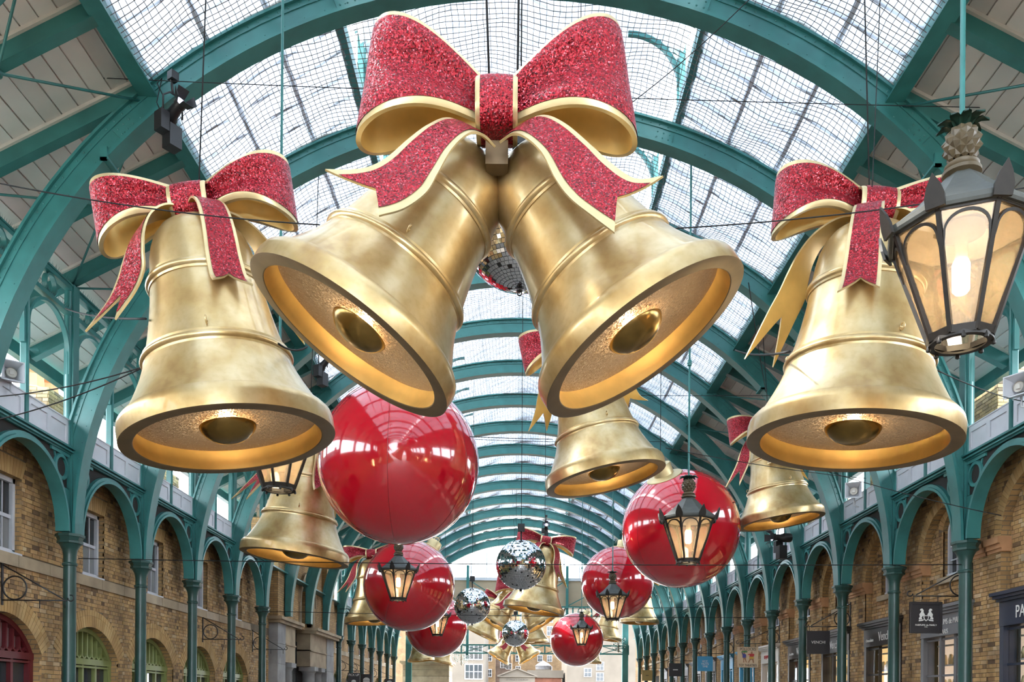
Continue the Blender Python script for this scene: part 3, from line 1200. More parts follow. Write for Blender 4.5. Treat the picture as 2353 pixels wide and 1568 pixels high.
wl = empty('wall_left', (0, 0, 0), 'yellow-brown brick shop wall with sash windows', kind='structure')
mort, bricks, gauged, rev = MB(), MB(), MB(), MB()
plainw = MB()
sm = side_map(-1)
PORT = (29.4, 38.4)
LEFT_BAYS = [k for k in range(-2, KL) if not 5 <= k <= 7]
for k in LEFT_BAYS:
    y = YK(k)
    ya, yb = y, y + BAY
    if k == 4:
        yb = PORT[0]
    wloop = [(y + LWIN[0], LWIN[2]), (y + LWIN[1], LWIN[2]), (y + LWIN[1], LWIN[3]), (y + LWIN[0], LWIN[3])]
    dl = door_loop(y)
    loops = [[(ya, 0), (yb, 0), (yb, WT), (ya, WT)], wloop, dl] if k != 4 else [[(ya, 0), (yb, 0), (yb, WT), (ya, WT)]]
    near_b = k <= 3 or k == 4
    (mort if near_b else plainw).poly(loops, sm, 0.0, 0.02, back=False, sides=False)
    if k == 4:
        lay(-1, ya, yb, ZLOW, WT, lambda z: [(y, y + 9)] if E + 2.19 < z < E + 2.41 else [], 0, bricks, None, 0)
        continue
    reveal(rev, -1, wloop, -0.010, 0.24)
    reveal(rev, -1, dl, -0.010, 0.30)
    if k <= 3:
        def holes(z, y=y):
            h = []
            if LWIN[2] < z < LWIN[3]:
                h.append((y + LWIN[0], y + LWIN[1]))
            if LWIN[3] <= z < LWIN[3] + 0.32:
                f = (z - LWIN[3]) / 0.32 * 0.12
                h.append((y + LWIN[0] - 0.03 - f, y + LWIN[1] + 0.03 + f))
            if E + 2.19 < z < E + 2.41:
                h.append((y, y + BAY))
            ro = DR + 0.34
            if DZ < z < DTOP + 0.335:
                c = math.sqrt(max(0, ro * ro - (z - DZ) ** 2))
                lim = ro * math.sin(DA)
                if c > 0 and z >= DZ + ro * math.cos(DA):
                    h.append((y + DC - c, y + DC + c))
                elif z >= DSP:
                    e = (z - DZ) * math.tan(DA)
                    h.append((y + DC - e, y + DC + e))
            if z < DSP:
                h.append((y + DC - DWD, y + DC + DWD))
            return h
        lay(-1, ya, yb, ZLOW, WT, holes, 0, bricks, wl if k >= -1 else None, 300)
        n = 34
        voussoirs(-1, y + DC, DZ, DR, DR + 0.22, PI / 2 - DA, PI / 2 + DA, n, 0, gauged)
        voussoirs(-1, y + DC, DZ, DR + 0.225, DR + 0.335, PI / 2 - DA, PI / 2 + DA, n, 0, gauged)
        for i in range(12):
            f0, f1 = (i + 0.05) / 12, (i + 0.95) / 12
            w0, w1 = LWIN[1] - LWIN[0] + 0.04, LWIN[1] - LWIN[0] + 0.28
            c = y + (LWIN[0] + LWIN[1]) / 2
            P = [(c + (f0 - 0.5) * w0, LWIN[3] + 0.005), (c + (f1 - 0.5) * w0, LWIN[3] + 0.005), (c + (f1 - 0.5) * w1, LWIN[3] + 0.31), (c + (f0 - 0.5) * w1, LWIN[3] + 0.31)]
            x0, x1 = -(XW - 0.013), -(XW + 0.02)
            gauged.add([(x0, *p) for p in P] + [(x1, *p) for p in P], [(0, 1, 2, 3), (0, 4, 5, 1), (1, 5, 6, 2), (2, 6, 7, 3), (3, 7, 4, 0)])
    # stone course under the windows: three blocks a bay
    for i in range(3):
        m = MB()
        m.box(-(XW - 0.05), -(XW + 0.05), y + BAY * i / 3 + 0.004, y + BAY * (i + 1) / 3 - 0.004, E + 2.20, E + 2.40)
        part('sill_course_stone', m, 'stone', wl)
part('brick_backing', mort, 'mortar', wl)
tag(part('brickwork', bricks, 'brick', wl), 'further yellow-brown bricks of the wall', kind='stuff')
tag(part('gauged_arches', gauged, 'brick_arch', wl), 'orange-brown arch bricks over the openings', kind='stuff')
part('opening_reveals', rev, 'brick_far', wl)
part('far_brick_face', plainw, 'brick_far', wl)
m = MB()
m.box(-(XW + 0.3), -(XW + 0.55), YK(-2), YE, 0, WT)
part('wall_core', m, 'dark_room', wl)
m = MB()
m.box(-(XW + 0.56), -(WH - 0.05), YK(-2), YE, WT, WT + 0.05)
part('wall_coping', m, 'iron', wl)
m = MB()
m.box(-(XW + 0.02), -(XW + 0.4), YA, YK(-2), 0, WT)
part('rear_wall', m, 'brick_far', wl)

# sash windows
def sash(y, s=-1):
    o = empty(f'window_{len(WINS) + 1}', (0, y, 0), kind='structure')
    WINS.append(o)
    return o


WINS = []
fr = MB()
a0, a1, z0, z1 = LWIN
xf = lambda d: -(XW + d)
for (p, q, r_, t_) in ((a0, a0 + 0.07, z0, z1), (a1 - 0.07, a1, z0, z1), (a0, a1, z1 - 0.08, z1), (a0, a1, z0, z0 + 0.09)):
    fr.box(xf(0.20), xf(0.10), p, q, r_, t_)
fr.box(xf(0.24), xf(-0.02), a0 - 0.02, a1 + 0.02, z0 - 0.02, z0 + 0.03)
frame_me = fr.mesh('window_frame', 'white_paint')
zm = (z0 + z1) / 2
fr = MB()
fr.box(xf(0.19), xf(0.13), a0 + 0.05, a1 - 0.05, zm - 0.03, zm + 0.03)
for f in (0.333, 0.667):
    yy = a0 + (a1 - a0) * f
    fr.box(xf(0.18), xf(0.145), yy - 0.012, yy + 0.012, z0, z1)
bars_me = fr.mesh('glazing_bars', 'white_paint')
pane_mes = []
for (p, q) in ((z0 + 0.08, zm), (zm, z1 - 0.07)):
    for i in range(3):
        m = MB()
        w3 = (a1 - a0 - 0.12) / 3
        m.box(xf(0.18), xf(0.165), a0 + 0.06 + w3 * i, a0 + 0.06 + w3 * (i + 1), p, q)
        pane_mes.append(m.mesh('pane', 'pane_dark'))
bl = MB()
bl.box(xf(0.164), xf(0.160), a0 + 0.08, a1 - 0.08, z0 + 0.1, zm - 0.02)
blind_me = bl.mesh('lower_blind', 'grey_pane')
for k in LEFT_BAYS:
    if k < -1 or k == 4:
        continue
    o = sash(YK(k))
    put('window_frame', frame_me, o)
    put('glazing_bars', bars_me, o)
    put('lower_blind', blind_me, o)
    if k <= 10:
        for me in pane_mes:
            put('pane', me, o)

# arched shop doors with louvred fanlights
DOORS = []


def fan_door(key):
    col = 'red_wood' if key == 'red' else 'green_wood'
    res = {}
    m = MB()
    outer = [(DC - DWD, 0.02), (DC + DWD, 0.02)] + door_loop(0)[2:]
    rr = DR - 0.09
    aa = math.asin((DWD - 0.09) / rr)
    inner = [(DC + rr * math.sin(aa - 2 * aa * i / 16), DZ + rr * math.cos(aa - 2 * aa * i / 16)) for i in range(17)]
    m.strip([(DC + DWD, 0.02)] + door_loop(0)[2:] + [(DC - DWD, 0.02)], [(DC + DWD - 0.09, 0.02)] + inner + [(DC - DWD + 0.09, 0.02)], sm, 0.14, 0.28)
    m.box(xf(0.28), xf(0.13), DC - DWD, DC + DWD, DSP - 0.10, DSP + 0.02)
    m.box(xf(0.26), xf(0.15), DC - DWD, DC + DWD, DSP - 0.16, DSP - 0.12)
    res['frame'] = m.mesh('door_frame', col)
    sl = []
    for i in range(11):
        y = DC - DWD + 0.16 + (2 * DWD - 0.32) * i / 10
        ztop = DZ + math.sqrt(max(0, (rr + 0.02) ** 2 - (y - DC) ** 2))
        m = MB()
        m.box(xf(0.25), xf(0.17), y - 0.022, y + 0.022, DSP + 0.06, ztop)
        yb = y + (2 * DWD - 0.32) / 20
        if i < 10:
            w2 = (2 * DWD - 0.32) / 20 - 0.015
            m.strip(arc(yb, DSP + 0.14, w2 + 0.02, 0.12, PI, 2 * PI, 8), arc(yb, DSP + 0.14, w2 - 0.012, 0.085, PI, 2 * PI, 8), sm, 0.18, 0.24)
        sl.append(m.mesh('fanlight_slat', col))
    res['slats'] = sl
    m = MB()
    m.poly([[(DC + (rr) * math.sin(aa - 2 * aa * i / 16), DZ + rr * math.cos(aa - 2 * aa * i / 16)) for i in range(17)]], sm, 0.245, 0.26)
    res['glass'] = m.mesh('fanlight_glass', 'grey_pane')
    bb = []
    for i in range(5):
        y = DC - DWD + 0.09 + (2 * DWD - 0.18) * i / 4
        m = MB()
        m.box(xf(0.25), xf(0.16), y - 0.035, y + 0.035, 0.02, DSP - 0.1)
        bb.append(m.mesh('door_stile', col))
    res['stiles'] = bb
    m = MB()
    m.box(xf(0.245), xf(0.235), DC - DWD + 0.09, DC + DWD - 0.09, 0.4, DSP - 0.16)
    res['pane'] = m.mesh('door_glass', 'pane_dark')
    return res


FD = {'red': fan_door('red'), 'green': fan_door('green')}
for k in LEFT_BAYS:
    if k < -1 or k == 4:
        continue
    d = FD['red' if k == -1 else 'green']
    o = empty(f'door_{len(DOORS) + 1}', (0, YK(k), 0), kind='structure')
    DOORS.append(o)
    put('door_frame', d['frame'], o)
    put('fanlight_glass', d['glass'], o)
    put('door_glass', d['pane'], o)
    if k <= 5:
        for me in d['slats']:
            put('fanlight_slat', me, o)
        for me in d['stiles']:
            put('door_stile', me, o)

# ---------------------------------------------------------------- stone entrance with brick attic in the left wall
PT = empty('stone_entrance', (0, 0, 0), 'grey stone entrance with columns under a brick wall with an arched niche', 'entrance')
pa, pb = PORT
LED = E + 2.78
m = MB()
nz, nr, nc = E + 3.75, 0.95, (pa + pb) / 2 + 0.3
niche = [(nc - nr, LED + 0.1), (nc + nr, LED + 0.1)] + arc(nc, nz, nr, nr, 0, PI, 18)
m.poly([[(pa, LED), (pb, LED), (pb, E + 6.2), (pa, E + 6.2)], niche], side_map(-1), -0.10, 0.9)
part('attic_wall', m, 'brick_far', PT)
m = MB()
m.poly([niche], side_map(-1), 0.35, 0.4)
part('niche_back', m, 'stone', PT)
m = MB()
m.strip(arc(nc, nz, nr, nr, 0, PI, 18), arc(nc, nz, nr + 0.22, nr + 0.22, 0, PI, 18), side_map(-1), -0.17, 0.1)
m.strip(arc(nc, nz, nr + 0.24, nr + 0.24, 0, PI, 18), arc(nc, nz, nr + 0.32, nr + 0.32, 0, PI, 18), side_map(-1), -0.21, 0.1)
for e in (-1, 1):
    m.box(-(XW - 0.17), -(XW + 0.1), min(nc + e * nr, nc + e * (nr + 0.22)), max(nc + e * nr, nc + e * (nr + 0.22)), LED + 0.1, nz)
part('niche_arch', m, 'stone', PT)
for (a, b) in ((pa - 0.02, pa + 2.0), (pb - 1.5, pb + 0.02)):
    m = MB()
    m.box(-(XW - 0.32), -(XW + 0.3), a, b, LED, E + 6.3)
    part('attic_pier', m, 'brick_far', PT)
m = MB()
m.box(-(XW - 0.4), -(XW + 0.4), pa - 0.1, pb + 0.1, E + 6.2, E + 6.4)
part('attic_cornice', m, 'stone', PT)
for (a, b, d) in ((pa - 0.15, pa + 3.0, 0.50), (pa + 4.6, pb + 0.15, 0.62)):
    m = MB()
    m.box(-(XW - d), -(XW + 0.3), a, b, LED - 0.03, LED + 0.08)
    m.box(-(XW - d + 0.08), -(XW + 0.3), a + 0.06, b - 0.06, LED - 0.14, LED - 0.03)
    part('cornice', m, 'stone', PT)
for i, (a, b) in enumerate(((pa, pa + 1.0), (pb - 1.4, pb))):
    for j in range(6):
        m = MB()
        z0 = 0.2 + (LED - 0.34) * j / 6
        m.box(-(XW - 0.32), -(XW + 0.3), a + 0.004, b - 0.004, z0 + 0.004, 0.2 + (LED - 0.34) * (j + 1) / 6 - 0.004)
        part('pier_block', m, 'granite', PT)
for (a, b) in ((pa + 1.0, pa + 2.4), (pa + 4.7, pb - 1.4)):
    m = MB()
    m.box(-(XW - 0.30), -(XW + 0.3), a, b, E + 1.35, LED - 0.14)
    m.box(-(XW - 0.34), -(XW + 0.3), a, b, E + 1.95, E + 2.0)
    part('entablature', m, 'stone', PT)
for y in (pa + 1.7, pa + 5.2, pa + 6.4):
    m = MB()
    mt = Matrix.Translation((-(XW - 0.12), y, 0))
    m.lathe([(0.34, 0), (0.34, 0.2), (0.28, 0.25), (0.27, 1.0), (0.235, E + 1.05), (0.25, E + 1.07), (0.25, E + 1.10), (0.32, E + 1.18)], 24, mt)
    m.lathe([(0.45, E + 1.18), (0.45, E + 1.34)], 4, mt, phase=PI / 4, smooth=False)
    part('entrance_column', m, 'granite', PT, sharp=40)
m = MB()
m.box(-(XW + 0.25), -(XW + 0.3), pa + 2.2, pb - 1.4, 0, LED)
part('dark_doorway', m, 'dark_room', PT)
m = MB()
for i in range(8):
    y = pa + 2.4 + i * 0.28
    m.box(-(XW + 0.18), -(XW + 0.14), y - 0.02, y + 0.02, 0, LED - 0.5)
part('door_bars', m, 'black', PT)

# ---------------------------------------------------------------- right wall
wr = empty('wall_right', (0, 0, 0), 'yellow-brown brick shop wall with arched recesses and windows', kind='structure')
RC0, RRAD, RSP = HB + 0.02, 1.02, E + 2.93
RBOT = E + 1.98
WW, WB, WSP, WTP = 0.45, E + 2.56, E + 3.52, E + 3.86
wrise = WTP - WSP
WR = (WW ** 2 + wrise ** 2) / (2 * wrise)
WZ = WTP - WR
WA = math.asin(WW / WR) if WR >= WTP - WSP and wrise <= WW else PI / 2
sr = side_map(1)
REC = 0.16
mort, bricks, gauged, rev, plainw, plain2 = MB(), MB(), MB(), MB(), MB(), MB()


def recess_loop(y):
    return [(y + RC0 - RRAD, RBOT), (y + RC0 + RRAD, RBOT)] + arc(y + RC0, RSP, RRAD, RRAD, 0, PI, 20)


def win_loop(y, g=0.0):
    return [(y + RC0 - WW - g, WB - g), (y + RC0 + WW + g, WB - g)] + [(y + RC0 + (WR + g) * math.sin(WA - 2 * WA * i / 12), WZ + (WR + g) * math.cos(WA - 2 * WA * i / 12)) for i in range(13)]


for k in range(-2, KL):
    y = YK(k)
    rl, wl_ = recess_loop(y), win_loop(y)
    near_b = k <= 4
    (mort if near_b else plainw).poly([[(y, RBOT), (y + BAY, RBOT), (y + BAY, WT), (y, WT)], rl], sr, 0, 0.02, back=False, sides=False)
    (mort if near_b else plainw).poly([[(y, 0), (y + RC0 - RRAD, 0), (y + RC0 - RRAD, RBOT), (y, RBOT)]], sr, 0, 0.02, back=False, sides=False)
    (mort if near_b else plainw).poly([[(y + RC0 + RRAD, 0), (y + BAY, 0), (y + BAY, RBOT), (y + RC0 + RRAD, RBOT)]], sr, 0, 0.02, back=False, sides=False)
    (mort if near_b else plainw).poly([[(y + 0.3, RBOT - 0.3), (y + BAY - 0.3, RBOT - 0.3), (y + BAY - 0.3, WT), (y + 0.3, WT)], wl_], sr, REC, REC + 0.02, back=False, sides=False)
    reveal(rev, 1, rl, -0.010, REC + 0.01)
    reveal(rev, 1, wl_, REC - 0.010, REC + 0.22)
    if near_b:
        def h_face(z, y=y):
            h = []
            if z < RSP:
                h.append((y + RC0 - RRAD, y + RC0 + RRAD))
            elif z < RSP + RRAD + 0.24:
                c = math.sqrt(max(0, (RRAD + 0.235) ** 2 - (z - RSP) ** 2))
                h.append((y + RC0 - c, y + RC0 + c))
            return h

        def h_rec(z, y=y):
            h = []
            if z > RSP:
                c = math.sqrt(max(0, RRAD ** 2 - (z - RSP) ** 2))
                h += [(y - 1, y + RC0 - c), (y + RC0 + c, y + 9)]
            if WB < z < WSP:
                h.append((y + RC0 - WW, y + RC0 + WW))
            elif WSP <= z < WTP + 0.24:
                ro = WR + 0.23
                v = ro * ro - (z - WZ) ** 2
                if v > 0:
                    c = min(math.sqrt(v), WW + 0.21)
                    h.append((y + RC0 - c, y + RC0 + c))
            return h
        lay(1, y, y + BAY, ZLOW, WT, h_face, 0, bricks, wr if k >= -1 else None, 300)
        lay(1, y + RC0 - RRAD, y + RC0 + RRAD, RBOT, RSP + RRAD, h_rec, REC, bricks, None, 0)
        voussoirs(1, y + RC0, RSP, RRAD, RRAD + 0.22, 0, PI, 44, 0, gauged)
        voussoirs(1, y + RC0, WZ, WR, WR + 0.21, PI / 2 - WA, PI / 2 + WA, 18, REC, gauged)
    # impost of the pier, window sill
    for (a, b) in ((y - 0.02, y + RC0 - RRAD + 0.06), (y + RC0 + RRAD - 0.06, y + BAY + 0.02)):
        m = MB()
        m.box(XW - 0.10, XW + 0.18, a, b, RSP - 0.10, RSP + 0.02)
        m.box(XW - 0.06, XW + 0.18, a, b, RSP - 0.18, RSP - 0.10)
        m.box(XW - 0.03, XW + 0.18, a, b, RSP - 0.24, RSP - 0.18)
        part('impost', m, 'terracotta', wr)
    m = MB()
    m.box(XW + REC - 0.09, XW + REC + 0.2, y + RC0 - WW - 0.1, y + RC0 + WW + 0.1, WB - 0.12, WB)
    part('window_sill', m, 'stone', wr)
part('brick_backing', mort, 'mortar', wr)
tag(part('brickwork', bricks, 'brick', wr), 'further yellow-brown bricks of the wall', kind='stuff')
tag(part('gauged_arches', gauged, 'brick_arch', wr), 'orange-brown arch bricks', kind='stuff')
part('opening_reveals', rev, 'brick_far', wr)
part('far_brick_face', plainw, 'brick_far', wr)
m = MB()
m.box(XW + 0.9, XW + 1.1, YK(-2), YE, 0, WT)
m.box(XW + 0.45, XW + 0.5, YK(-2), YE, RBOT - 0.2, WT)
part('wall_core', m, 'dark_room', wr)
m = MB()
m.box(WH - 0.05, XW + 0.56, YK(-2), YE, WT, WT + 0.05)
part('wall_coping', m, 'iron', wr)
m = MB()
m.box(XW + 0.02, XW + 0.4, YA, YK(-2), 0, WT)
part('rear_wall', m, 'brick_far', wr)

m = MB()
m.strip([(RC0 + WW, WB)] + win_loop(0)[2:] + [(RC0 - WW, WB)], [(RC0 + WW - 0.06, WB)] + win_loop(0, -0.06)[2:] + [(RC0 - WW + 0.06, WB)], sr, REC + 0.08, REC + 0.18)
m.box(XW + REC + 0.06, XW + REC + 0.18, RC0 - WW, RC0 + WW, WB, WB + 0.08)
af_me = m.mesh('window_frame', 'white_paint')
m = MB()
for f in (-0.16, 0.16):
    m.box(XW + REC + 0.12, XW + REC + 0.16, RC0 + f - 0.012, RC0 + f + 0.012, WB, WTP - 0.02)
for z, t in ((WB + 0.35, 0.012), (WB + 0.64, 0.03), (WB + 0.95, 0.012)):
    m.box(XW + REC + 0.11, XW + REC + 0.16, RC0 - WW + 0.04, RC0 + WW - 0.04, z - t, z + t)
ab_me = m.mesh('glazing_bars', 'white_paint')
m = MB()
m.poly([win_loop(0, -0.03)], sr, REC + 0.15, REC + 0.17)
ap_me = m.mesh('window_glass', 'pane_dark')
for k in range(-1, KL):
    o = empty(f'window_{len(WINS) + 1}', (0, YK(k), 0), kind='structure')
    WINS.append(o)
    put('window_frame', af_me, o)
    put('glazing_bars', ab_me, o)
    put('window_glass', ap_me, o)

# ---------------------------------------------------------------- shopfronts on the right
def shopfront(k, label, body, glow, words, ink, door=False, sub=None):
    y = YK(k)
    a, b = RC0 - RRAD + 0.02, RC0 + RRAD - 0.02
    o = empty('shopfront', (0, y, 0), label, 'shopfront', 'shopfronts in the right wall')
    x0 = XW - 0.02
    m = MB()
    m.box(x0 - 0.02, XW + 0.3, a, b, E + 1.38, E + 1.80)
    part('fascia', m, body, o)
    m = MB()
    m.box(x0 - 0.16, XW + 0.3, a - 0.08, b + 0.08, E + 1.90, E + 1.96)
    m.box(x0 - 0.12, XW + 0.3, a - 0.05, b + 0.05, E + 1.85, E + 1.90)
    m.box(x0 - 0.07, XW + 0.3, a - 0.02, b + 0.02, E + 1.80, E + 1.85)
    part('cornice', m, body, o)
    for (p, q) in ((a, a + 0.12), (b - 0.12, b)):
        m = MB()
        m.box(x0 - 0.01, XW + 0.2, p, q, 0, E + 1.38)
        part('pilaster', m, body, o)
    n = 3 if not door else 2
    for i in range(1, n + (1 if door else 0)):
        yy = a + 0.12 + (b - a - 0.24) * i / (n + (1 if door else 0))
        m = MB()
        m.box(XW + 0.03, XW + 0.1, yy - (0.05 if door else 0.02), yy + (0.05 if door else 0.02), 0.3, E + 1.38)
        part('mullion', m, body, o)
    for z in ((E + 0.72, E + 1.33) if not door else (E + 0.60, E + 1.32)):
        m = MB()
        m.box(XW + 0.04, XW + 0.09, a + 0.1, b - 0.1, z - 0.02, z + 0.02)
        part('transom', m, body, o)
    m = MB()
    m.box(XW + 0.06, XW + 0.07, a + 0.12, b - 0.12, 0.3, E + 1.38)
    part('shop_window_glass', m, 'shop_glass', o)
    m = MB()
    m.box(XW + 0.34, XW + 0.37, a, b, 0.1, E + 1.36)
    part('lit_interior', m, glow, o)
    m = MB()
    for z in (0.9, 1.45, 2.0, 2.5, 2.9):
        m.box(XW + 0.24, XW + 0.33, a + 0.15, b - 0.15, z, z + 0.03)
    part('shelves', m, 'shop_white', o)
    g2 = MB()
    for z in (0.93, 1.48, 2.03, 2.53):
        for i in range(9):
            yy = a + 0.25 + i * 0.19 + rnd.uniform(-0.03, 0.03)
            g2.lathe([(0.0, z), (0.05, z), (0.055, z + 0.1), (0.03, z + 0.2), (0.0, z + 0.21)], 8, Matrix.Translation((XW + 0.28, yy, 0)))
    tag(part('shelf_goods', g2, 'gold_trim', o), 'small gold goods on shelves', kind='stuff')
    if words:
        text('lettering', words, 0.30 if len(words) < 9 else 0.16, Matrix.Translation((x0 - 0.025, (a + b) / 2 - (0.18 if sub else 0), E + 1.58 + (0.06 if sub == 'PARIS' else 0))) @ FACE_LEFT, ink, o, squeeze=0.8)
    if sub == 'PARIS':
        text('lettering', sub, 0.13, Matrix.Translation((x0 - 0.025, (a + b) / 2, E + 1.45)) @ FACE_LEFT, ink, o)
    elif sub:
        text('lettering', sub, 0.11, Matrix.Translation((x0 - 0.025, b - 0.36, E + 1.53)) @ FACE_LEFT, ink, o)
    return o


shopfront(-1, 'navy perfume shopfront with pale lit windows at the right edge', 'shop_navy', 'shop_pale', 'PARFUMS', 'ink_white')
shopfront(0, 'dark grey perfume shopfront with glazed doors behind the crest sign', 'shop_grey', 'shop_pale', 'PARFUMS de MARLY', 'ink_white', True, 'PARIS')
shopfront(1, 'black chocolate shopfront with golden lit windows, nearest of the chocolate shops', 'shop_black', 'shop_light', 'Venchi', 'ink_white', False, 'chocolate')
shopfront(2, 'black chocolate shopfront with glazed doors behind the brown square sign', 'shop_black', 'shop_light', 'Venchi', 'ink_white', True)
shopfront(3, 'black chocolate shopfront with golden lit windows, furthest of the chocolate shops', 'shop_black', 'shop_light', 'Venchi', 'ink_white', False, 'chocolate')
shopfront(4, 'white and red toy shopfront beside the picture sign', 'shop_white', 'shop_pale', 'BENJAMIN POLLOCK', 'ink_red', True)
shopfront(5, 'bright blue shopfront beyond the toy shop', 'shop_blue', 'shop_pale', 'THE', 'ink_white', True)
shopfront(6, 'bright blue shopfront behind the hanging blue sign', 'shop_blue', 'shop_pale', 'HE', 'ink_white', True)
shopfront(7, 'grey shopfront behind the hanging black sign', 'shop_grey', 'shop_pale', None, 'ink_white', True)
for k, nm in ((8, 'first'), (9, 'second'), (10, 'third'), (11, 'fourth')):
    shopfront(k, f'small pale grey shopfront, {nm} beyond the hanging black sign', 'shop_grey', 'shop_pale', None, 'ink_white', True)

# ================================================================== CHRISTMAS BELLS
PROF = [(1.0, 0.0), (1.0, 0.12), (0.988, 0.168), (0.953, 0.208), (0.918, 0.216), (0.888, 0.262), (0.845, 0.332), (0.79, 0.43), (0.735, 0.54), (0.695, 0.64), (0.668, 0.72),
        (0.645, 0.80), (0.605, 0.95), (0.57, 1.10), (0.54, 1.25), (0.518, 1.40), (0.503, 1.52), (0.488, 1.64), (0.462, 1.75), (0.425, 1.84), (0.36, 1.925), (0.27, 1.985), (0.15, 2.025), (0.02, 2.04)]
HR2, HR1 = 0.72, 1.42


def prof_r(h):
    for (r0, h0), (r1, h1) in zip(PROF, PROF[1:]):
        if h0 <= h <= h1 and h1 > h0:
            return r0 + (r1 - r0) * (h - h0) / (h1 - h0)
    return 0.02


BELL = {}


def bell_meshes():
    m = MB()
    m.lathe(PROF, 72)
    BELL['shell'] = m.mesh('shell', 'gold', sharp=28)
    m = MB()
    m.lathe([(1.0, 0.0), (0.985, -0.006), (0.875, -0.006), (0.868, 0.0)], 72)
    BELL['lip'] = m.mesh('lip', 'gold_lip', sharp=30)
    m = MB()
    m.lathe([(0.868, 0.0), (0.86, 0.19)], 72)
    BELL['lining'] = m.mesh('lining', 'gold_inner')
    m = MB()
    m.disc(0.865, 0.185, 72)
    BELL['disc'] = m.mesh('sparkle_disc', 'sparkle')
    m = MB()
    m.lathe([(0.0, 0.125), (0.23, 0.13), (0.268, 0.14), (0.265, 0.128), (0.25, 0.10), (0.215, 0.062), (0.16, 0.025), (0.09, 0.005), (0.005, 0.0)], 40)
    BELL['clapper'] =  m.mesh('clapper', 'gold_clapper', sharp=50)
    for h, nm in ((HR2, 'ring2'), (HR1, 'ring1')):
        m = MB()
        r = prof_r(h)
        k = 0.034
        m.lathe([(r - 0.01, h - k * 1.6), (r + k * 0.5, h - k * 1.5), (r + k * 0.55, h - k * 0.9), (r + k, h - k * 0.6), (r + k * 1.2, h), (r + k, h + k * 0.6), (r + k * 0.5, h + k * 0.9), (r + k * 0.45, h + k * 1.5), (r - 0.01, h + k * 1.6)], 72)
        BELL[nm] = m.mesh('moulding_ring', 'gold', sharp=50)
    m = MB()
    r = prof_r(0.84) + 0.012
    m.tube([(0, -r - 0.02 + 0.03 * math.cos(t * PI / 6), 0.84 + 0.03 * math.sin(t * PI / 6)) for t in range(12)], 0.008, 6, closed=True)
    m.tube([(0, -r + 0.03, 0.84), (0, -r - 0.01, 0.84)], 0.012, 8)
    BELL['eyelet'] = m.mesh('eyelet', 'gold')


bell_meshes()


def crom(P, n):
    """smooth curve through points"""
    P = [Vector(p) for p in P]
    Q = [P[0] * 2 - P[1]] + P + [P[-1] * 2 - P[-2]]
    out = []
    for i in range(1, len(Q) - 2):
        for j in range(n):
            t = j / n
            a, b, c, d = Q[i - 1], Q[i], Q[i + 1], Q[i + 2]
            out.append(0.5 * ((2 * b) + (c - a) * t + (2 * a - 5 * b + 4 * c - d) * t * t + (3 * b - a - 3 * c + d) * t ** 3))
    out.append(P[-1])
    return out


def ribbon(A, B, nv, notch=0.0, thick=0.018, edge=0.10, flip=1):
    """ribbon between two edge curves: gold solid and a glitter facing that leaves a gold border"""
    n = len(A)
    P = [[A[i].lerp(B[i], j / nv) for j in range(nv + 1)] for i in range(n)]
    if notch:
        for i in range(n):
            u = i / (n - 1)
            for j in range(nv + 1):
                v = j / nv
                cut = notch * (1 - abs(2 * v - 1))
                # squeeze the length towards the notch
                uu = u * (1 - cut)
                f = uu * (n - 1)
                k = min(n - 2, int(f))
                a = A[k].lerp(A[k + 1], f - k)
                b = B[k].lerp(B[k + 1], f - k)
                P[i][j] = a.lerp(b, v)
    nor = []
    for i in range(n):
        row = []
        for j in range(nv + 1):
            du = P[min(i + 1, n - 1)][j] - P[max(i - 1, 0)][j]
            dv = P[i][min(j + 1, nv)] - P[i][max(j - 1, 0)]
            nn = du.cross(dv)
            row.append((nn.normalized() if nn.length > 1e-9 else Vector((0, -1, 0))) * flip)
        nor.append(row)
    g_ = MB()
    top = [[P[i][j] + nor[i][j] * thick / 2 for j in range(nv + 1)] for i in range(n)]
    bot = [[P[i][j] - nor[i][j] * thick / 2 for j in range(nv + 1)] for i in range(n)]
    g_.grid(top)
    g_.grid([list(reversed(r_)) for r_ in bot], mi=1)
    g_.grid([[top[i][0] for i in range(n)], [bot[i][0] for i in range(n)]], smooth=False)
    g_.grid([[top[i][nv] for i in range(n)], [bot[i][nv] for i in range(n)]], smooth=False)
    g_.grid([top[-1], bot[-1]], smooth=False)
    g_.grid([top[0], bot[0]], smooth=False)
    r_ = MB()
    js = [edge + (1 - 2 * edge) * j / nv for j in range(nv + 1)]
    rows = []
    for i in range(n):
        row = []
        for v in js:
            f = v * nv
            k = min(nv - 1, int(f))
            row.append(top[i][k].lerp(top[i][k + 1], f - k) + nor[i][k] * 0.006)
        rows.append(row)
    r_.grid(rows)
    return g_, r_


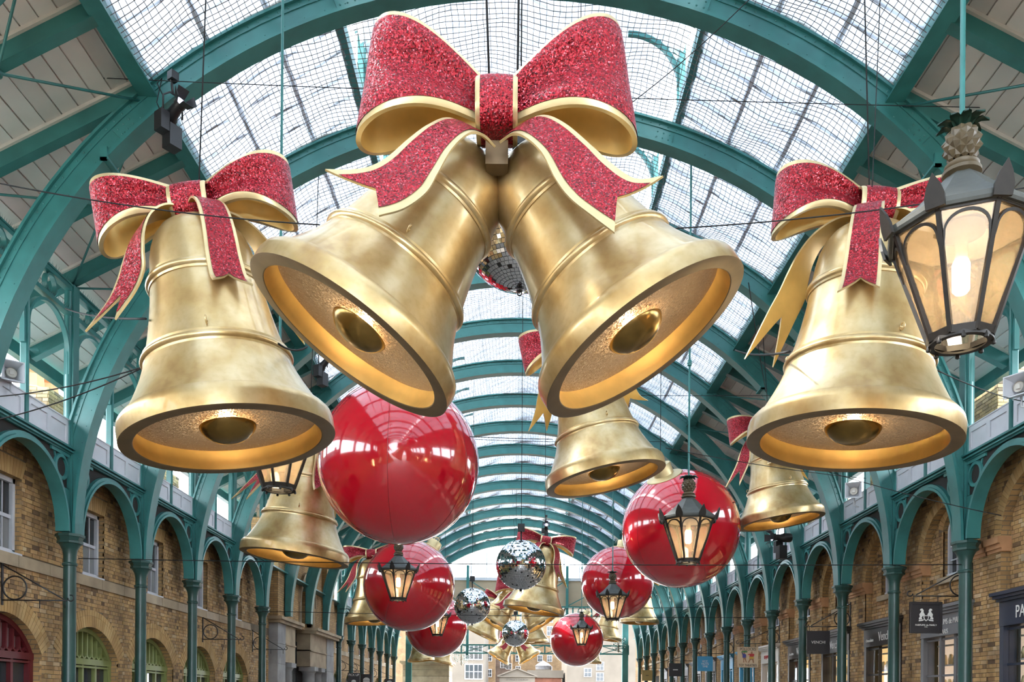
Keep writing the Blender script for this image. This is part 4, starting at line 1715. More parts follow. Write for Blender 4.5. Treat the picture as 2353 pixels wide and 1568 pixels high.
def bow_loop_meshes(L, zt, zb, d, kw, sgn, bump=0.10, lean=0.0):
    n, nv = 44, 10
    A, B = [], []
    for i in range(n + 1):
        th = PI * (0.03 + 0.94 * i / n)
        x = L * math.sin(th) ** 0.85
        y = -d * math.sin(2 * th) * 0.9
        f = x / L
        top = kw / 2 + (zt - kw / 2) * math.sin(PI / 2 * f ** 0.95)
        bot = -kw / 2 + (zb + kw / 2) * f ** 1.6 + bump * math.sin(PI * f)
        A.append(Vector((sgn * (x - lean * top * f), y, top)))
        B.append(Vector((sgn * (x - lean * bot * f), y, bot)))
    g_, r_ = MB(), MB()
    P = []
    for i in range(n + 1):
        f = abs(A[i].x) / L
        row = []
        for j in range(nv + 1):
            v = j / nv
            p = A[i].lerp(B[i], v)
            p.y += -0.035 * math.sin(v * PI * 3) * math.sin(PI * f) * (1 if i < n / 2 else -1)   # soft pleats
            row.append(p)
        P.append(row)
    cen = Vector((sgn * L * 0.5, 0, 0))
    def offs(t):
        out = []
        for i in range(n + 1):
            du = P[min(i + 1, n)][5] - P[max(i - 1, 0)][5]
            nn = du.cross(Vector((0, 0, 1))).normalized()
            if nn.dot(P[i][5] - cen) < 0:
                nn = -nn
            out.append([p + nn * t for p in P[i]])
        return out
    top, bot = offs(0.02), offs(-0.02)
    g_.grid(top)
    g_.grid([list(reversed(q)) for q in bot], mi=1)
    for j in (0, nv):
        g_.grid([[top[i][j] for i in range(n + 1)], [bot[i][j] for i in range(n + 1)]], smooth=False)
    ed = 0.055
    rows = []
    tr = offs(0.027)
    for i in range(n + 1):
        row = []
        hgt = (A[i] - B[i]).length
        e = min(0.2, 0.042 / max(hgt, 0.05))
        for j in range(nv + 1):
            v = e + (1 - 2 * e) * j / nv
            f = v * nv
            k = min(nv - 1, int(f))
            row.append(tr[i][k].lerp(tr[i][k + 1], f - k))
        rows.append(row)
    r_.grid(rows)
    return g_.mesh('bow_loop', ['gold_trim', 'gold_inner'], sharp=40), r_.mesh('glitter_facing', 'glitter')


def knot_meshes(w_, h_, dep):
    g_, r_ = MB(), MB()
    def ringpts(x, k):
        return [Vector((x, -dep * k * math.copysign(abs(math.cos(t)) ** 0.6, math.cos(t)), h_ / 2 * k * math.copysign(abs(math.sin(t)) ** 0.75, math.sin(t)))) for t in [2 * PI * i / 36 for i in range(36)]]
    rows = []
    for x, k in ((-w_ / 2, 0.86), (-w_ / 2 - 0.005, 0.95), (-w_ / 2 + 0.01, 0.99), (-w_ * 0.3, 1.0), (w_ * 0.3, 1.0), (w_ / 2 - 0.01, 0.99), (w_ / 2 + 0.005, 0.95), (w_ / 2, 0.86)):
        rows.append(ringpts(x, k))
    rows2 = [[rows[j][i] for j in range(len(rows))] for i in range(36)]
    g_.grid(rows2, closed_u=True)
    rows = [ringpts(-w_ * 0.40 + w_ * 0.8 * i / 8, 1.0 + 0.02 + 0.03 * math.sin(PI * i / 8)) for i in range(9)]
    rows2 = [[rows[j][i] for j in range(len(rows))] for i in range(36)]
    r_.grid(rows2, closed_u=True)
    return g_.mesh('knot', 'gold_trim', sharp=40), r_.mesh('glitter_facing', 'glitter')


S_LOOP = {s: bow_loop_meshes(0.93, 0.29, -0.30, 0.25, 0.27, s) for s in (-1, 1)}
P_LOOP = {s: bow_loop_meshes(1.06, 0.61, -0.26, 0.28, 0.30, s, 0.10, 0.16) for s in (-1, 1)}
KNOT = knot_meshes(0.36, 0.31, 0.24)
PKNOT = knot_meshes(0.32, 0.40, 0.24)


def single_tail(az, flare, length, key, w0=0.24, w1=0.36, notch=0.15):
    """ribbon tail that falls over the shoulder of a bell, az measured from the front"""
    path = [(0.10, 2.10), (0.30, 2.08), (0.45, 1.97), (0.535, 1.80), (0.565, 1.62), (0.575 + flare * 0.03, 1.45), (0.62 + flare * 0.22, 1.25), (0.70 + flare * 0.65, 1.25 - length)]
    dr = Vector((math.sin(az), -math.cos(az), 0))
    tn = Vector((math.cos(az), math.sin(az), 0))
    A, B = [], []
    for i, (r_, z) in enumerate(path):
        f = i / (len(path) - 1)
        wd = w0 + (w1 - w0) * f
        c = dr * r_ + Vector((0, 0, z)) + tn * 0.10 * flare * math.sin(f * PI)
        wv = tn
        if abs(az) > 0.85:
            k = 0.62 * min(1.0, max(0.0, (f - 0.15) * 1.8))
            wv = tn.lerp(Vector((math.copysign(1.0, tn.x), 0, 0)), k).normalized()
            c = c + dr * (abs(wv.dot(dr)) * wd * 0.5)
        A.append(c - wv * wd / 2)
        B.append(c + wv * wd / 2)
    g_, r2 = ribbon(crom(A, 6), crom(B, 6), 8, notch, flip=1)
    # facing must lie on the outer side
    return g_, r2


TAILC = {}


def tail_mesh(az, flare, length):
    key = (round(az, 2), round(flare, 2), round(length, 2))
    if key not in TAILC:
        g_, r_ = single_tail(az, flare, length, key)
        TAILC[key] = (g_.mesh('tail', ['gold_trim', 'gold_inner'], sharp=40), r_.mesh('glitter_facing', 'glitter'))
    return TAILC[key]


def bell_parts(o, eyelets=True):
    put('shell', BELL['shell'], o)
    put('lip', BELL['lip'], o)
    put('lining', BELL['lining'], o)
    put('sparkle_disc', BELL['disc'], o)
    put('clapper', BELL['clapper'], o)
    put('moulding_ring', BELL['ring2'], o)
    put('moulding_ring', BELL['ring1'], o)
    if eyelets:
        ld = bpy.data.lights.new('bell_lamp', 'POINT')      # small lamp above the clapper
        ld.energy = 7
        ld.color = (1.0, 0.78, 0.5)
        ld.shadow_soft_size = 0.03
        lo = bpy.data.objects.new('bell_lamp', ld)
        COL.objects.link(lo)
        lo.parent = o
        lo.location = (0, 0, 0.150)
        for a in (0.2, 2.3, -2.0):
            put('eyelet', BELL['eyelet'], o, mtx=Matrix.Rotation(a, 4, 'Z'))


def with_facing(name, pair, parent, mtx=None):
    o = put(name, pair[0], parent, mtx=mtx)
    put('glitter_facing', pair[1], o)
    return o


def single_bell(px, py, rim, Y, tilt, label, tails, pitch=0.0, yaw=0.0, detail=True):
    """px,py: centre of the mouth; rim: its width on the photograph; tilt: lean of the top to the right, degrees"""
    D = rim * Y / FPX
    o = empty('christmas_bell', at(px, py, Y), label, 'bell', 'single hanging bells')
    o.scale = (D / 2, D / 2, D / 2 * 1.05)
    o.rotation_euler = (R(pitch), R(tilt), R(yaw))
    bell_parts(o, detail)
    B_ = Matrix.Translation((0, 0, 2.17))
    for s in (-1, 1):
        with_facing('bow_loop', S_LOOP[s], o, B_)
    with_facing('knot', KNOT, o, B_)
    for t in tails:
        with_facing('tail', tail_mesh(*t), o)
    return o, D


TD = [(0.62, 0.02, 0.12), (-1.25, 0.30, 0.35), (2.2, 0.3, 0.3), (-2.3, 0.3, 0.3)]
BELLS = []
BELLS.append(single_bell(529, 1016, 478, 8.8, -9.0, 'large gold bell with red bow, at the left side in front of the hall roof', [(0.60, 0.02, 0.10), (-1.02, 0.30, 0.27), (1.9, 0.25, 0.3), (-2.5, 0.2, 0.2)]))
BELLS.append(single_bell(1957, 1020, 470, 8.8, 4.5, 'large gold bell with red bow, behind the big lantern on the right', [(-0.42, 0.05, 0.14), (-2.0, 0.22, 0.42), (1.0, 0.10, 0.2), (2.4, 0.25, 0.3)]))
BELLS.append(single_bell(677, 1284, 245, 16.0, 7.0, 'gold bell behind the largest red bauble, below the left front bell', [(0.75, 0.05, 0.12), (-1.2, 0.45, 0.4), (2.4, 0.3, 0.3)]))
BELLS.append(single_bell(1392, 1103, 278, 14.3, -12.0, 'gold bell half hidden behind the tilted pair, above the right red bauble', [(0.5, 0.1, 0.1), (-0.45, 0.1, 0.15), (-1.7, 0.15, 0.25), (1.9, 0.08, 0.1)]))
BELLS.append(single_bell(1795, 1200, 194, 19.97, -8.0, 'gold bell hanging below the right front bell, beside the stage lights', [(-0.25, 0.05, 0.05), (0.85, 0.25, 0.05), (-1.5, 0.35, 0.35), (2.2, 0.3, 0.3)]))
BELLS.append(single_bell(1225, 1405, 142, 28.6, 10.0, 'gold bell with red bow behind the larger round mirror ball', [(0.85, 0.35, 0.30), (-0.6, 0.1, 0.1), (2.2, 0.3, 0.3)]))
BELLS.append(single_bell(862, 1432, 138, 29.2, -3.0, 'gold bell half hidden behind the left middle red bauble', [(0.6, 0.1, 0.1), (-1.2, 0.4, 0.3)]))
BELLS.append(single_bell(1469, 1433, 90, 44.5, 2.0, 'gold bell partly behind the right middle red bauble', [(0.6, 0.1, 0.1), (-1.2, 0.4, 0.3)], detail=False))
BELLS.append(single_bell(1390, 1470, 76, 50.0, 10.0, 'small gold bell behind the lowest right red bauble, above the iron truss', [(0.6, 0.1, 0.1), (-1.2, 0.4, 0.3)], detail=False))
BELLS.append(single_bell(968, 1520, 62, 53.0, -6.0, 'small gold bell under the lowest left red bauble, left of two', [(0.6, 0.1, 0.1)], detail=False))
BELLS.append(single_bell(1014, 1524, 56, 55.5, 12.0, 'small gold bell under the lowest left red bauble, right of two', [(0.6, 0.1, 0.1)], detail=False))
BELLS.append(single_bell(1356, 1524, 54, 55.0, 6.0, 'small gold bell below the lowest right red bauble', [(0.6, 0.1, 0.1)], detail=False))
BELLS.append(single_bell(1108, 1462, 80, 52.5, 25.0, 'gold bell behind the left bell of the second tilted pair', [(0.6, 0.1, 0.1)], detail=False))
BELLS.append(single_bell(1222, 1478, 78, 51.5, -4.0, 'gold bell hidden behind the second tilted pair of bells', [(0.6, 0.1, 0.1)], detail=False))

# pair of tilted bells under one bow; coordinates from the knot, in metres
TAIL_L = ([(1098, 300), (1032, 273), (985, 288), (939, 321), (889, 364), (846, 386), (800, 392), (747, 391)],
          [(1138, 338), (1111, 311), (1078, 308), (1038, 344), (1005, 401), (979, 444), (929, 480), (871, 497)])
TAIL_R = ([(1185, 297), (1244, 267), (1297, 285), (1357, 335), (1397, 371), (1443, 405), (1476, 414), (1524, 406)],
          [(1148, 328), (1175, 310), (1204, 315), (1244, 351), (1277, 414), (1310, 457), (1360, 497), (1412, 536)])
TDEP = [-0.10, -0.22, -0.33, -0.40, -0.45, -0.50, -0.54, -0.58]
K0 = at(1142, 258, 6.95)
PTAIL = {}
for s, (e1, e2) in ((-1, TAIL_L), (1, TAIL_R)):
    A = crom([at(px, py, 6.95 + d) - K0 for (px, py), d in zip(e1, TDEP)], 7)
    B = crom([at(px, py, 6.95 + d - 0.04) - K0 for (px, py), d in zip(e2, TDEP)], 7)
    g_, r_ = ribbon(A, B, 10, 0.14, flip=-s, edge=0.13)
    PTAIL[s] = (g_.mesh('tail', ['gold_trim', 'gold_inner'], sharp=40), r_.mesh('glitter_facing', 'glitter'))


PRIM = {-1: at(806, 786, 7.3) - K0, 1: at(1479, 790, 7.3) - K0}


def bell_pair(px, py, Y, sc, label, tilt=32.0):
    o = empty('bell_pair', at(px, py, Y), label, 'bell', 'pairs of tilted bells')
    o.scale = (sc,) * 3
    for s in (-1, 1):
        with_facing('bow_loop', P_LOOP[s], o)
        with_facing('tail', PTAIL[s], o)
        mt = Matrix.Translation(PRIM[s]) @ Matrix.Rotation(R(-s * tilt), 4, 'Y') @ Matrix.Rotation(R(-4.0), 4, 'X') @ Matrix.Scale(0.955, 4)
        b = empty('bell', parent=o)
        b.matrix_local = mt
        bell_parts(b)
    with_facing('knot', PKNOT, o)
    m = MB()
    m.box(-0.09, 0.09, 0.02, 0.18, -0.40, -0.1)
    part('hanging_block', m, 'gold_lip', o)
    return o


PAIRS = [bell_pair(1142, 258, 6.95, 1.0, 'pair of large tilted gold bells under one big red bow at the centre'),
         bell_pair(1190, 1352, 48.6, 1.15, 'distant pair of tilted gold bells behind the mirror balls'),
         bell_pair(1181, 1462, 56.5, 0.86, 'smallest pair of tilted gold bells at the far end of the hall')]

# ================================================================== RED BAUBLES
m = MB()
nu, nv = 64, 32
m.grid([[Vector((math.sin(PI * j / nv) * math.cos(2 * PI * i / nu), math.sin(PI * j / nv) * math.sin(2 * PI * i / nu), math.cos(PI * j / nv))) for j in range(nv + 1)] for i in range(nu)], closed_u=True)
ball_me = m.mesh('sphere', 'red')
m = MB()
for i in range(6):
    a = PI * 2 * i / 6
    m.tube([(1.0005 * math.sin(PI * j / 40) * math.cos(a), 1.0005 * math.sin(PI * j / 40) * math.sin(a), 1.0005 * math.cos(PI * j / 40)) for j in range(1, 40)], 0.0022, 4)
seam_me = m.mesh('seam', 'red_seam')
m = MB()
m.lathe([(0.30, 0.945), (0.31, 0.955), (0.30, 0.968), (0.20, 0.99), (0.17, 0.995), (0.165, 1.02), (0.16, 1.16), (0.15, 1.175), (0.0, 1.18)], 32)
cap_gold_me = m.mesh('cap', 'gold_trim', sharp=40)
m = MB()
m.tube([(0.06 * math.cos(t * PI / 8), 0, 1.22 + 0.06 * math.sin(t * PI / 8)) for t in range(16)], 0.012, 8, closed=True)
loop_me = m.mesh('hanging_loop', 'gold_trim')
BALLS = []


def bauble(px, py, dia, Y, tilt, label, pitch=0):
    o = empty('red_bauble', at(px, py, Y), label, 'bauble', 'giant red baubles')
    o.scale = (dia * Y / FPX / 2 * 0.985,) * 3
    o.rotation_euler = (R(pitch), R(tilt), R(30))
    put('sphere', ball_me, o)
    put('seam', seam_me, o)
    c = put('cap', cap_gold_me, o)
    put('hanging_loop', loop_me, c)
    BALLS.append((o, dia * Y / FPX / 2))
    return o


bauble(917, 1066, 373, 14.5, -3, 'largest glossy red bauble, beside the left front bell', 8)
bauble(1564, 1217, 272, 19.8, -32, 'glossy red bauble behind the middle right lantern', 10)
bauble(940, 1347, 212, 25.6, 30, 'glossy red bauble directly under the largest bauble, behind a lantern', 5)
bauble(1418, 1340, 168, 31.8, 6, 'glossy red bauble overlapped by the one behind the right lantern', 6)
bauble(1003, 1440, 145, 37.3, 14, 'small glossy red bauble, lowest on the left')
bauble(1325, 1471, 125, 43.4, 24, 'small glossy red bauble, lowest on the right')

# ================================================================== MIRROR BALLS
rq = random.Random(3)
m = MB()
rows = 46
for i in range(rows):
    t0, t1 = PI * (i + 0.05) / rows, PI * (i + 0.95) / rows
    n = max(5, int(2 * rows * math.sin((t0 + t1) / 2)))
    off = rq.random()
    for j in range(n):
        if rq.random() < 0.015:
            continue
        p0, p1 = 2 * PI * (j + off + 0.04) / n, 2 * PI * (j + off + 0.96) / n
        P = [Vector((math.sin(t) * math.cos(p), math.sin(t) * math.sin(p), math.cos(t))) for t, p in ((t0, p0), (t1, p0), (t1, p1), (t0, p1))]
        c = sum(P, Vector()) / 4
        ax = Vector((rq.gauss(0, 1), rq.gauss(0, 1), rq.gauss(0, 1))).normalized()
        q = Matrix.Rotation(rq.gauss(0, 0.06), 3, ax)
        P = [c * 1.003 + q @ (v - c) for v in P]
        m.add(P, [(0, 1, 2, 3)])
tiles_me = m.mesh('mirror_tiles', 'mirror')
m = MB()
m.grid([[0.99 * Vector((math.sin(PI * j / 20) * math.cos(2 * PI * i / 40), math.sin(PI * j / 20) * math.sin(2 * PI * i / 40), math.cos(PI * j / 20))) for j in range(21)] for i in range(40)], closed_u=True)
core_me = m.mesh('core', 'mirror_core')
m = MB()
m.tube([(0, 0, -1.0), (0, 0, -1.06)], 0.05, 8)
m.tube([(0.035 * math.cos(t * PI / 5), 0, -1.095 + 0.035 * math.sin(t * PI / 5)) for t in range(10)], 0.012, 6, closed=True)
hook_me = m.mesh('bottom_eye', 'black')
m = MB()
m.box(-0.14, 0.14, -0.1, 0.1, 1.35, 1.65)
m.tube([(0, 0, 1.0), (0, 0, 1.36)], 0.03, 8)
motor_me = m.mesh('motor', 'black')
MIRR = []


def mirror_ball(px, py, dia, Y, label):
    o = empty('mirror_ball', at(px, py, Y), label, 'mirror ball', 'mirror balls')
    o.scale = (dia * Y / FPX / 2 * 0.985,) * 3
    put('core', core_me, o)
    tag(put('mirror_tiles', tiles_me, o), 'small square mirror tiles', kind='stuff')
    put('bottom_eye', hook_me, o)
    put('motor', motor_me, o)
    MIRR.append((o, dia * Y / FPX / 2))


mirror_ball(1195, 524, 280, 9.6, 'mirror ball hanging between the large tilted bells')
mirror_ball(1197, 1299, 116, 22.4, 'larger mirror ball in front of the far bells')
mirror_ball(1085, 1393, 84, 31.0, 'mirror ball between the left baubles and the far bells')
mirror_ball(1184, 1456, 62, 43.0, 'small mirror ball between the distant tilted bells')

# ================================================================== LANTERNS
NG = 8
RT_, RBT, HG = 0.485, 0.215, 0.78


def oc(r, z, i, ph=PI / 8):
    a = 2 * PI * i / NG + ph
    return Vector((r * math.cos(a), r * math.sin(a), z))


LM = {}
m = MB()
a, b = oc(RBT, 0, 0), oc(RT_, HG, 0)
m.bar(a, b, 0.032, 0.035, (1, 0.4, 0))
LM['bar'] = m.mesh('corner_bar', 'bronze_dark')
m = MB()
P = [oc(RBT - 0.004, 0.02, -1), oc(RBT - 0.004, 0.02, 0), oc(RT_ - 0.004, HG - 0.005, 0), oc(RT_ - 0.004, HG - 0.005, -1)]
n = (P[1] - P[0]).cross(P[3] - P[0]).normalized() * 0.004
m.add(P + [p + n for p in P], [(0, 1, 2, 3), (7, 6, 5, 4), (0, 4, 5, 1), (1, 5, 6, 2), (2, 6, 7, 3), (3, 7, 4, 0)])
LM['pane'] = m.mesh('pane', 'lamp_glass')
# pointed tracery at the head of each face, in the plane of the pane
c0, c1, c2, c3 = oc(RBT, 0, -1), oc(RBT, 0, 0), oc(RT_, HG, 0), oc(RT_, HG, -1)


def fp(u, v, t):
    p = c0.lerp(c1, u).lerp(c3.lerp(c2, u), v)
    nn = (c1 - c0).cross(c3 - c0).normalized()
    return p + nn * t


m = MB()
m.strip([(0.04, 0.70), (0.045, 0.78)] + [(0.5 + 0.455 * math.cos(t), 0.79 + 0.175 * math.sin(t)) for t in [PI - PI * i / 14 for i in range(15)]] + [(0.955, 0.78), (0.96, 0.70)],
        [(0.05, 0.70), (0.085, 0.78)] + [(0.5 + 0.415 * math.cos(t), 0.785 + 0.155 * math.sin(t)) for t in [PI - PI * i / 14 for i in range(15)]] + [(0.915, 0.78), (0.95, 0.70)], fp, -0.012, 0.014)
LM['tracery'] = m.mesh('tracery', 'bronze_dark')
m = MB()
m.strip([(0, 0.975), (1, 0.975)], [(0, 1.02), (1, 1.02)], fp, -0.015, 0.018)
LM['rail1'] = m.mesh('top_rail', 'bronze_dark')
m = MB()
m.strip([(0, -0.01), (1, -0.01)], [(0, 0.055), (1, 0.055)], fp, -0.015, 0.02)
LM['rail0'] = m.mesh('bottom_rail', 'bronze_dark')
m = MB()
m.lathe([(RBT - 0.02, -0.03), (RBT + 0.005, -0.03), (RBT + 0.005, 0.0), (RBT - 0.02, 0.0), (RBT - 0.04, -0.03), (RBT - 0.02, -0.03)], 32)
for i in range(8):
    p = oc(RBT + 0.0, -0.04, i + 0.5)
    m.lathe([(0, -0.022), (0.016, -0.014), (0.018, 0.0), (0.012, 0.014), (0.008, 0.03)], 8, Matrix.Translation(p))
LM['ring'] = m.mesh('bottom_ring', 'bronze_dark', sharp=40)
m = MB()
m.lathe([(RT_ - 0.04, HG - 0.01), (RT_ + 0.045, HG - 0.01), (RT_ + 0.055, HG + 0.01), (RT_ + 0.055, HG + 0.045), (RT_ + 0.035, HG + 0.05), (0.33, HG + 0.20), (0.115, HG + 0.42), (0.09, HG + 0.44), (0.0, HG + 0.44)], 8, phase=PI / 8, smooth=False)
LM['hood'] = m.mesh('hood', 'lead')
m = MB()
m.lathe([(RT_ + 0.02, HG - 0.012), (0.22, HG + 0.05), (0.20, HG + 0.05), (0.20, HG + 0.08), (0.0, HG + 0.08)], 8, phase=PI / 8, smooth=False)
LM['ceil'] = m.mesh('hood_lining', 'cream_paint')
m = MB()
dr = oc(1, 0, 0).normalized()
tn = Vector((-dr.y, dr.x, 0))
base = oc(RT_ + 0.05, HG - 0.02, 0)
m.poly([[(-0.065, 0), (0.065, 0), (0.068, 0.07), (0.045, 0.14), (0.0, 0.215), (-0.045, 0.14), (-0.068, 0.07)]], lambda a, b, t: base + tn * a + Vector((0, 0, b)) + dr * (b * 0.30 + t), -0.01, 0.01)
LM['leaf'] = m.mesh('crest_leaf', 'bronze_dark')
m = MB()
m.lathe([(0.10, HG + 0.42), (0.135, HG + 0.44), (0.135, HG + 0.465), (0.105, HG + 0.475), (0.12, HG + 0.49), (0.12, HG + 0.51), (0.09, HG + 0.52), (0.09, HG + 0.53), (0.07, HG + 0.545), (0.06, HG + 0.56)], 24)
LM['neck'] = m.mesh('finial_neck', 'pineapple', sharp=50)
m = MB()
Z0, Z1 = HG + 0.535, HG + 0.79
NR_, NC_ = 6, 9


def pine_r(f):
    return 0.025 + 0.092 * math.sin(PI * (0.10 + 0.80 * f)) ** 0.7


for i in range(NR_):
    for j in range(NC_):
        f = (i + 0.5) / NR_
        a = 2 * PI * (j + 0.5 * (i % 2)) / NC_
        da, df = PI / NC_, 1.0 / NR_
        def q(a_, f_, k=1.0):
            f_ = min(1, max(0, f_))
            r_ = pine_r(f_) * k
            return Vector((r_ * math.cos(a_), r_ * math.sin(a_), Z0 + (Z1 - Z0) * f_))
        vs = [q(a, f - df), q(a + da, f), q(a, f + df), q(a - da, f), q(a, f, 1.22)]
        m.add(vs, [(0, 1, 4), (1, 2, 4), (2, 3, 4), (3, 0, 4)])
m.lathe([(0.0, Z0 + 0.01), (0.07, Z0 + 0.05), (0.095, (Z0 + Z1) / 2), (0.06, Z1 - 0.02), (0, Z1)], 16)
LM['pine'] = m.mesh('pineapple_finial', 'pineapple')
m = MB()
for j in range(9):
    a = 2 * PI * j / 9
    d_ = Vector((math.cos(a), math.sin(a), 0))
    t_ = Vector((-d_.y, d_.x, 0))
    pts = [(0.03, Z1 - 0.02, 0.03), (0.08, Z1 + 0.035, 0.04), (0.13, Z1 + 0.045, 0.03), (0.18, Z1 + 0.02, 0.004)]
    m.grid([[d_ * r_ + Vector((0, 0, z)) - t_ * w_, d_ * r_ + Vector((0, 0, z + 0.012)), d_ * r_ + Vector((0, 0, z)) + t_ * w_] for r_, z, w_ in pts])
    m.grid([[d_ * r_ + Vector((0, 0, z - 0.006)) - t_ * w_, d_ * r_ + Vector((0, 0, z + 0.006)), d_ * r_ + Vector((0, 0, z - 0.006)) + t_ * w_] for r_, z, w_ in pts])
LM['pleaf'] = m.mesh('finial_leaves', 'leafgreen')
m = MB()
m.lathe([(0.0, HG - 0.44), (0.04, HG - 0.435), (0.06, HG - 0.41), (0.062, HG - 0.22), (0.05, HG - 0.19), (0.0, HG - 0.19)], 20)
LM['bulb'] = m.mesh('bulb', 'bulb')
m = MB()
m.lathe([(0.0, HG - 0.19), (0.045, HG - 0.19), (0.045, HG - 0.05), (0.16, HG + 0.0), (0.16, HG + 0.05)], 20)
LM['holder'] = m.mesh('lamp_holder', 'cream_paint')
LANT = []
for i, (px, py, Y, top, label) in enumerate((
        (2207, 783, 6.2, -2, 'nearest large octagonal lantern with pineapple finial, at the right front'),
        (641, 1123, 11.5, -2, 'octagonal lantern mostly hidden behind the left front bell'),
        (1581, 1291, 16.0, -2, 'lit octagonal lantern in front of the right red bauble'),
        (915, 1378, 23.2, -2, 'lit octagonal lantern in front of the left middle red bauble'),
        (1407, 1424, 28.5, -2, 'lit octagonal lantern in front of the right middle red bauble'),
        (1005, 1460, 35.2, -2, 'lit octagonal lantern in front of the lowest left red bauble'),
        (1336, 1482, 41.5, -2, 'lit octagonal lantern in front of the lowest right red bauble'))):
    o = empty('hanging_lantern', at(px, py, Y), label, 'lantern', 'hanging lanterns')
    o.scale = (0.965,) * 3
    o.rotation_euler = (0, 0, -math.atan2(o.location.x, o.location.y) + R(5))
    for j in range(8):
        rt = Matrix.Rotation(2 * PI * j / 8, 4, 'Z')
        put('corner_bar', LM['bar'], o, mtx=rt)
        put('pane', LM['pane'], o, mtx=rt)
        put('tracery', LM['tracery'], o, mtx=rt)
        put('top_rail', LM['rail1'], o, mtx=rt)
        put('bottom_rail', LM['rail0'], o, mtx=rt)
        put('crest_leaf', LM['leaf'], o, mtx=rt)
    for kx in ('ring', 'hood', 'ceil', 'neck', 'bulb', 'holder'):
        put(LM[kx].name.split('.')[0], LM[kx], o)
    pf = put('pineapple_finial', LM['pine'], o)
    put('finial_leaves', LM['pleaf'], pf)
    m = MB()
    top = glass_z(o.location.x)
    Lr = (top - o.location.z) / 0.965
    m.tube([(0, 0, HG + 0.74), (0, 0, Lr)], 0.019, 10)
    zj = min(Lr - 0.3, HG + 3.0)
    m.lathe([(0.019, zj - 0.06), (0.04, zj - 0.05), (0.04, zj - 0.02), (0.05, zj), (0.04, zj + 0.02), (0.04, zj + 0.05), (0.019, zj + 0.06)], 12)
    part('hanging_rod', m, 'iron', o, sharp=50)
    ld = bpy.data.lights.new('lantern_light', 'POINT')
    ld.energy = 1.8
    ld.color = (1.0, 0.74, 0.42)
    ld.shadow_soft_size = 0.06
    lo = bpy.data.objects.new('lantern_light', ld)
    COL.objects.link(lo)
    lo.parent = o
    lo.location = (0, 0, HG - 0.50)
    LANT.append(o)

# ================================================================== CABLES
def cable(pts, r, label, sag=0.0, name='steel_cable', mat='cable', group='steel cables'):
    P = [Vector(p) for p in pts]
    if len(P) == 2 and sag:
        a, b = P
        P = [a.lerp(b, i / 16) - Vector((0, 0, 4 * sag * (i / 16) * (1 - i / 16))) for i in range(17)]
    m = MB()
    m.tube(P, r, 5)
    return tag(part(name, m, mat), label, 'cable', group)


def roof_z(x):
    return glass_z(x) + 0.04


names_b = ['left front bell', 'right front bell', 'bell behind the largest bauble', 'bell half hidden by the tilted pair', 'bell beside the stage lights',
           'bell behind the larger mirror ball', 'bell behind the left middle bauble', 'bell behind the right middle bauble', 'small bell above the iron truss',
           'left small bell under the lowest left bauble', 'right small bell under the lowest left bauble', 'small bell below the lowest right bauble', 'bell behind the left bell of the second tilted pair', 'bell behind the second tilted pair']
bpy.context.view_layer.update()
for (o, D), nm in zip(BELLS, names_b):
    p = o.matrix_world @ Vector((0, 0, 2.02))
    q = Vector((p.x * 0.98, p.y + 0.25, roof_z(p.x)))
    cable([p, q], 0.008, f'thin black cable holding the {nm}')
for o, nm in zip(PAIRS, ('large tilted pair of bells', 'distant tilted pair of bells', 'smallest tilted pair of bells')):
    for dx, e in ((-0.06, 'slanting'), (0.16, 'upright')):
        p = o.matrix_world @ Vector((dx, 0.05, 0.15))
        q = Vector((p.x + (-0.35 if dx < 0 else 0.06), p.y + 0.9, 0))
        q.z = roof_z(q.x)
        cable([p, q], 0.010, f'{e} black cable holding the {nm}')
for (o, r_), nm in zip(BALLS, ('largest bauble', 'bauble behind the right lantern', 'bauble under the largest bauble', 'right middle bauble', 'lowest left bauble', 'lowest right bauble')):
    p = o.matrix_world @ Vector((0, 0, 1.2))
    cable([p, (p.x, p.y, roof_z(p.x))], 0.007, f'thin black cable holding the {nm}')
for (o, r_), nm in zip(MIRR, ('mirror ball between the large bells', 'larger mirror ball', 'left mirror ball', 'smallest mirror ball')):
    p = o.matrix_world @ Vector((0, 0, 1.6))
    cable([p, (p.x, p.y, roof_z(p.x))], 0.008, f'thin black cable holding the {nm}')
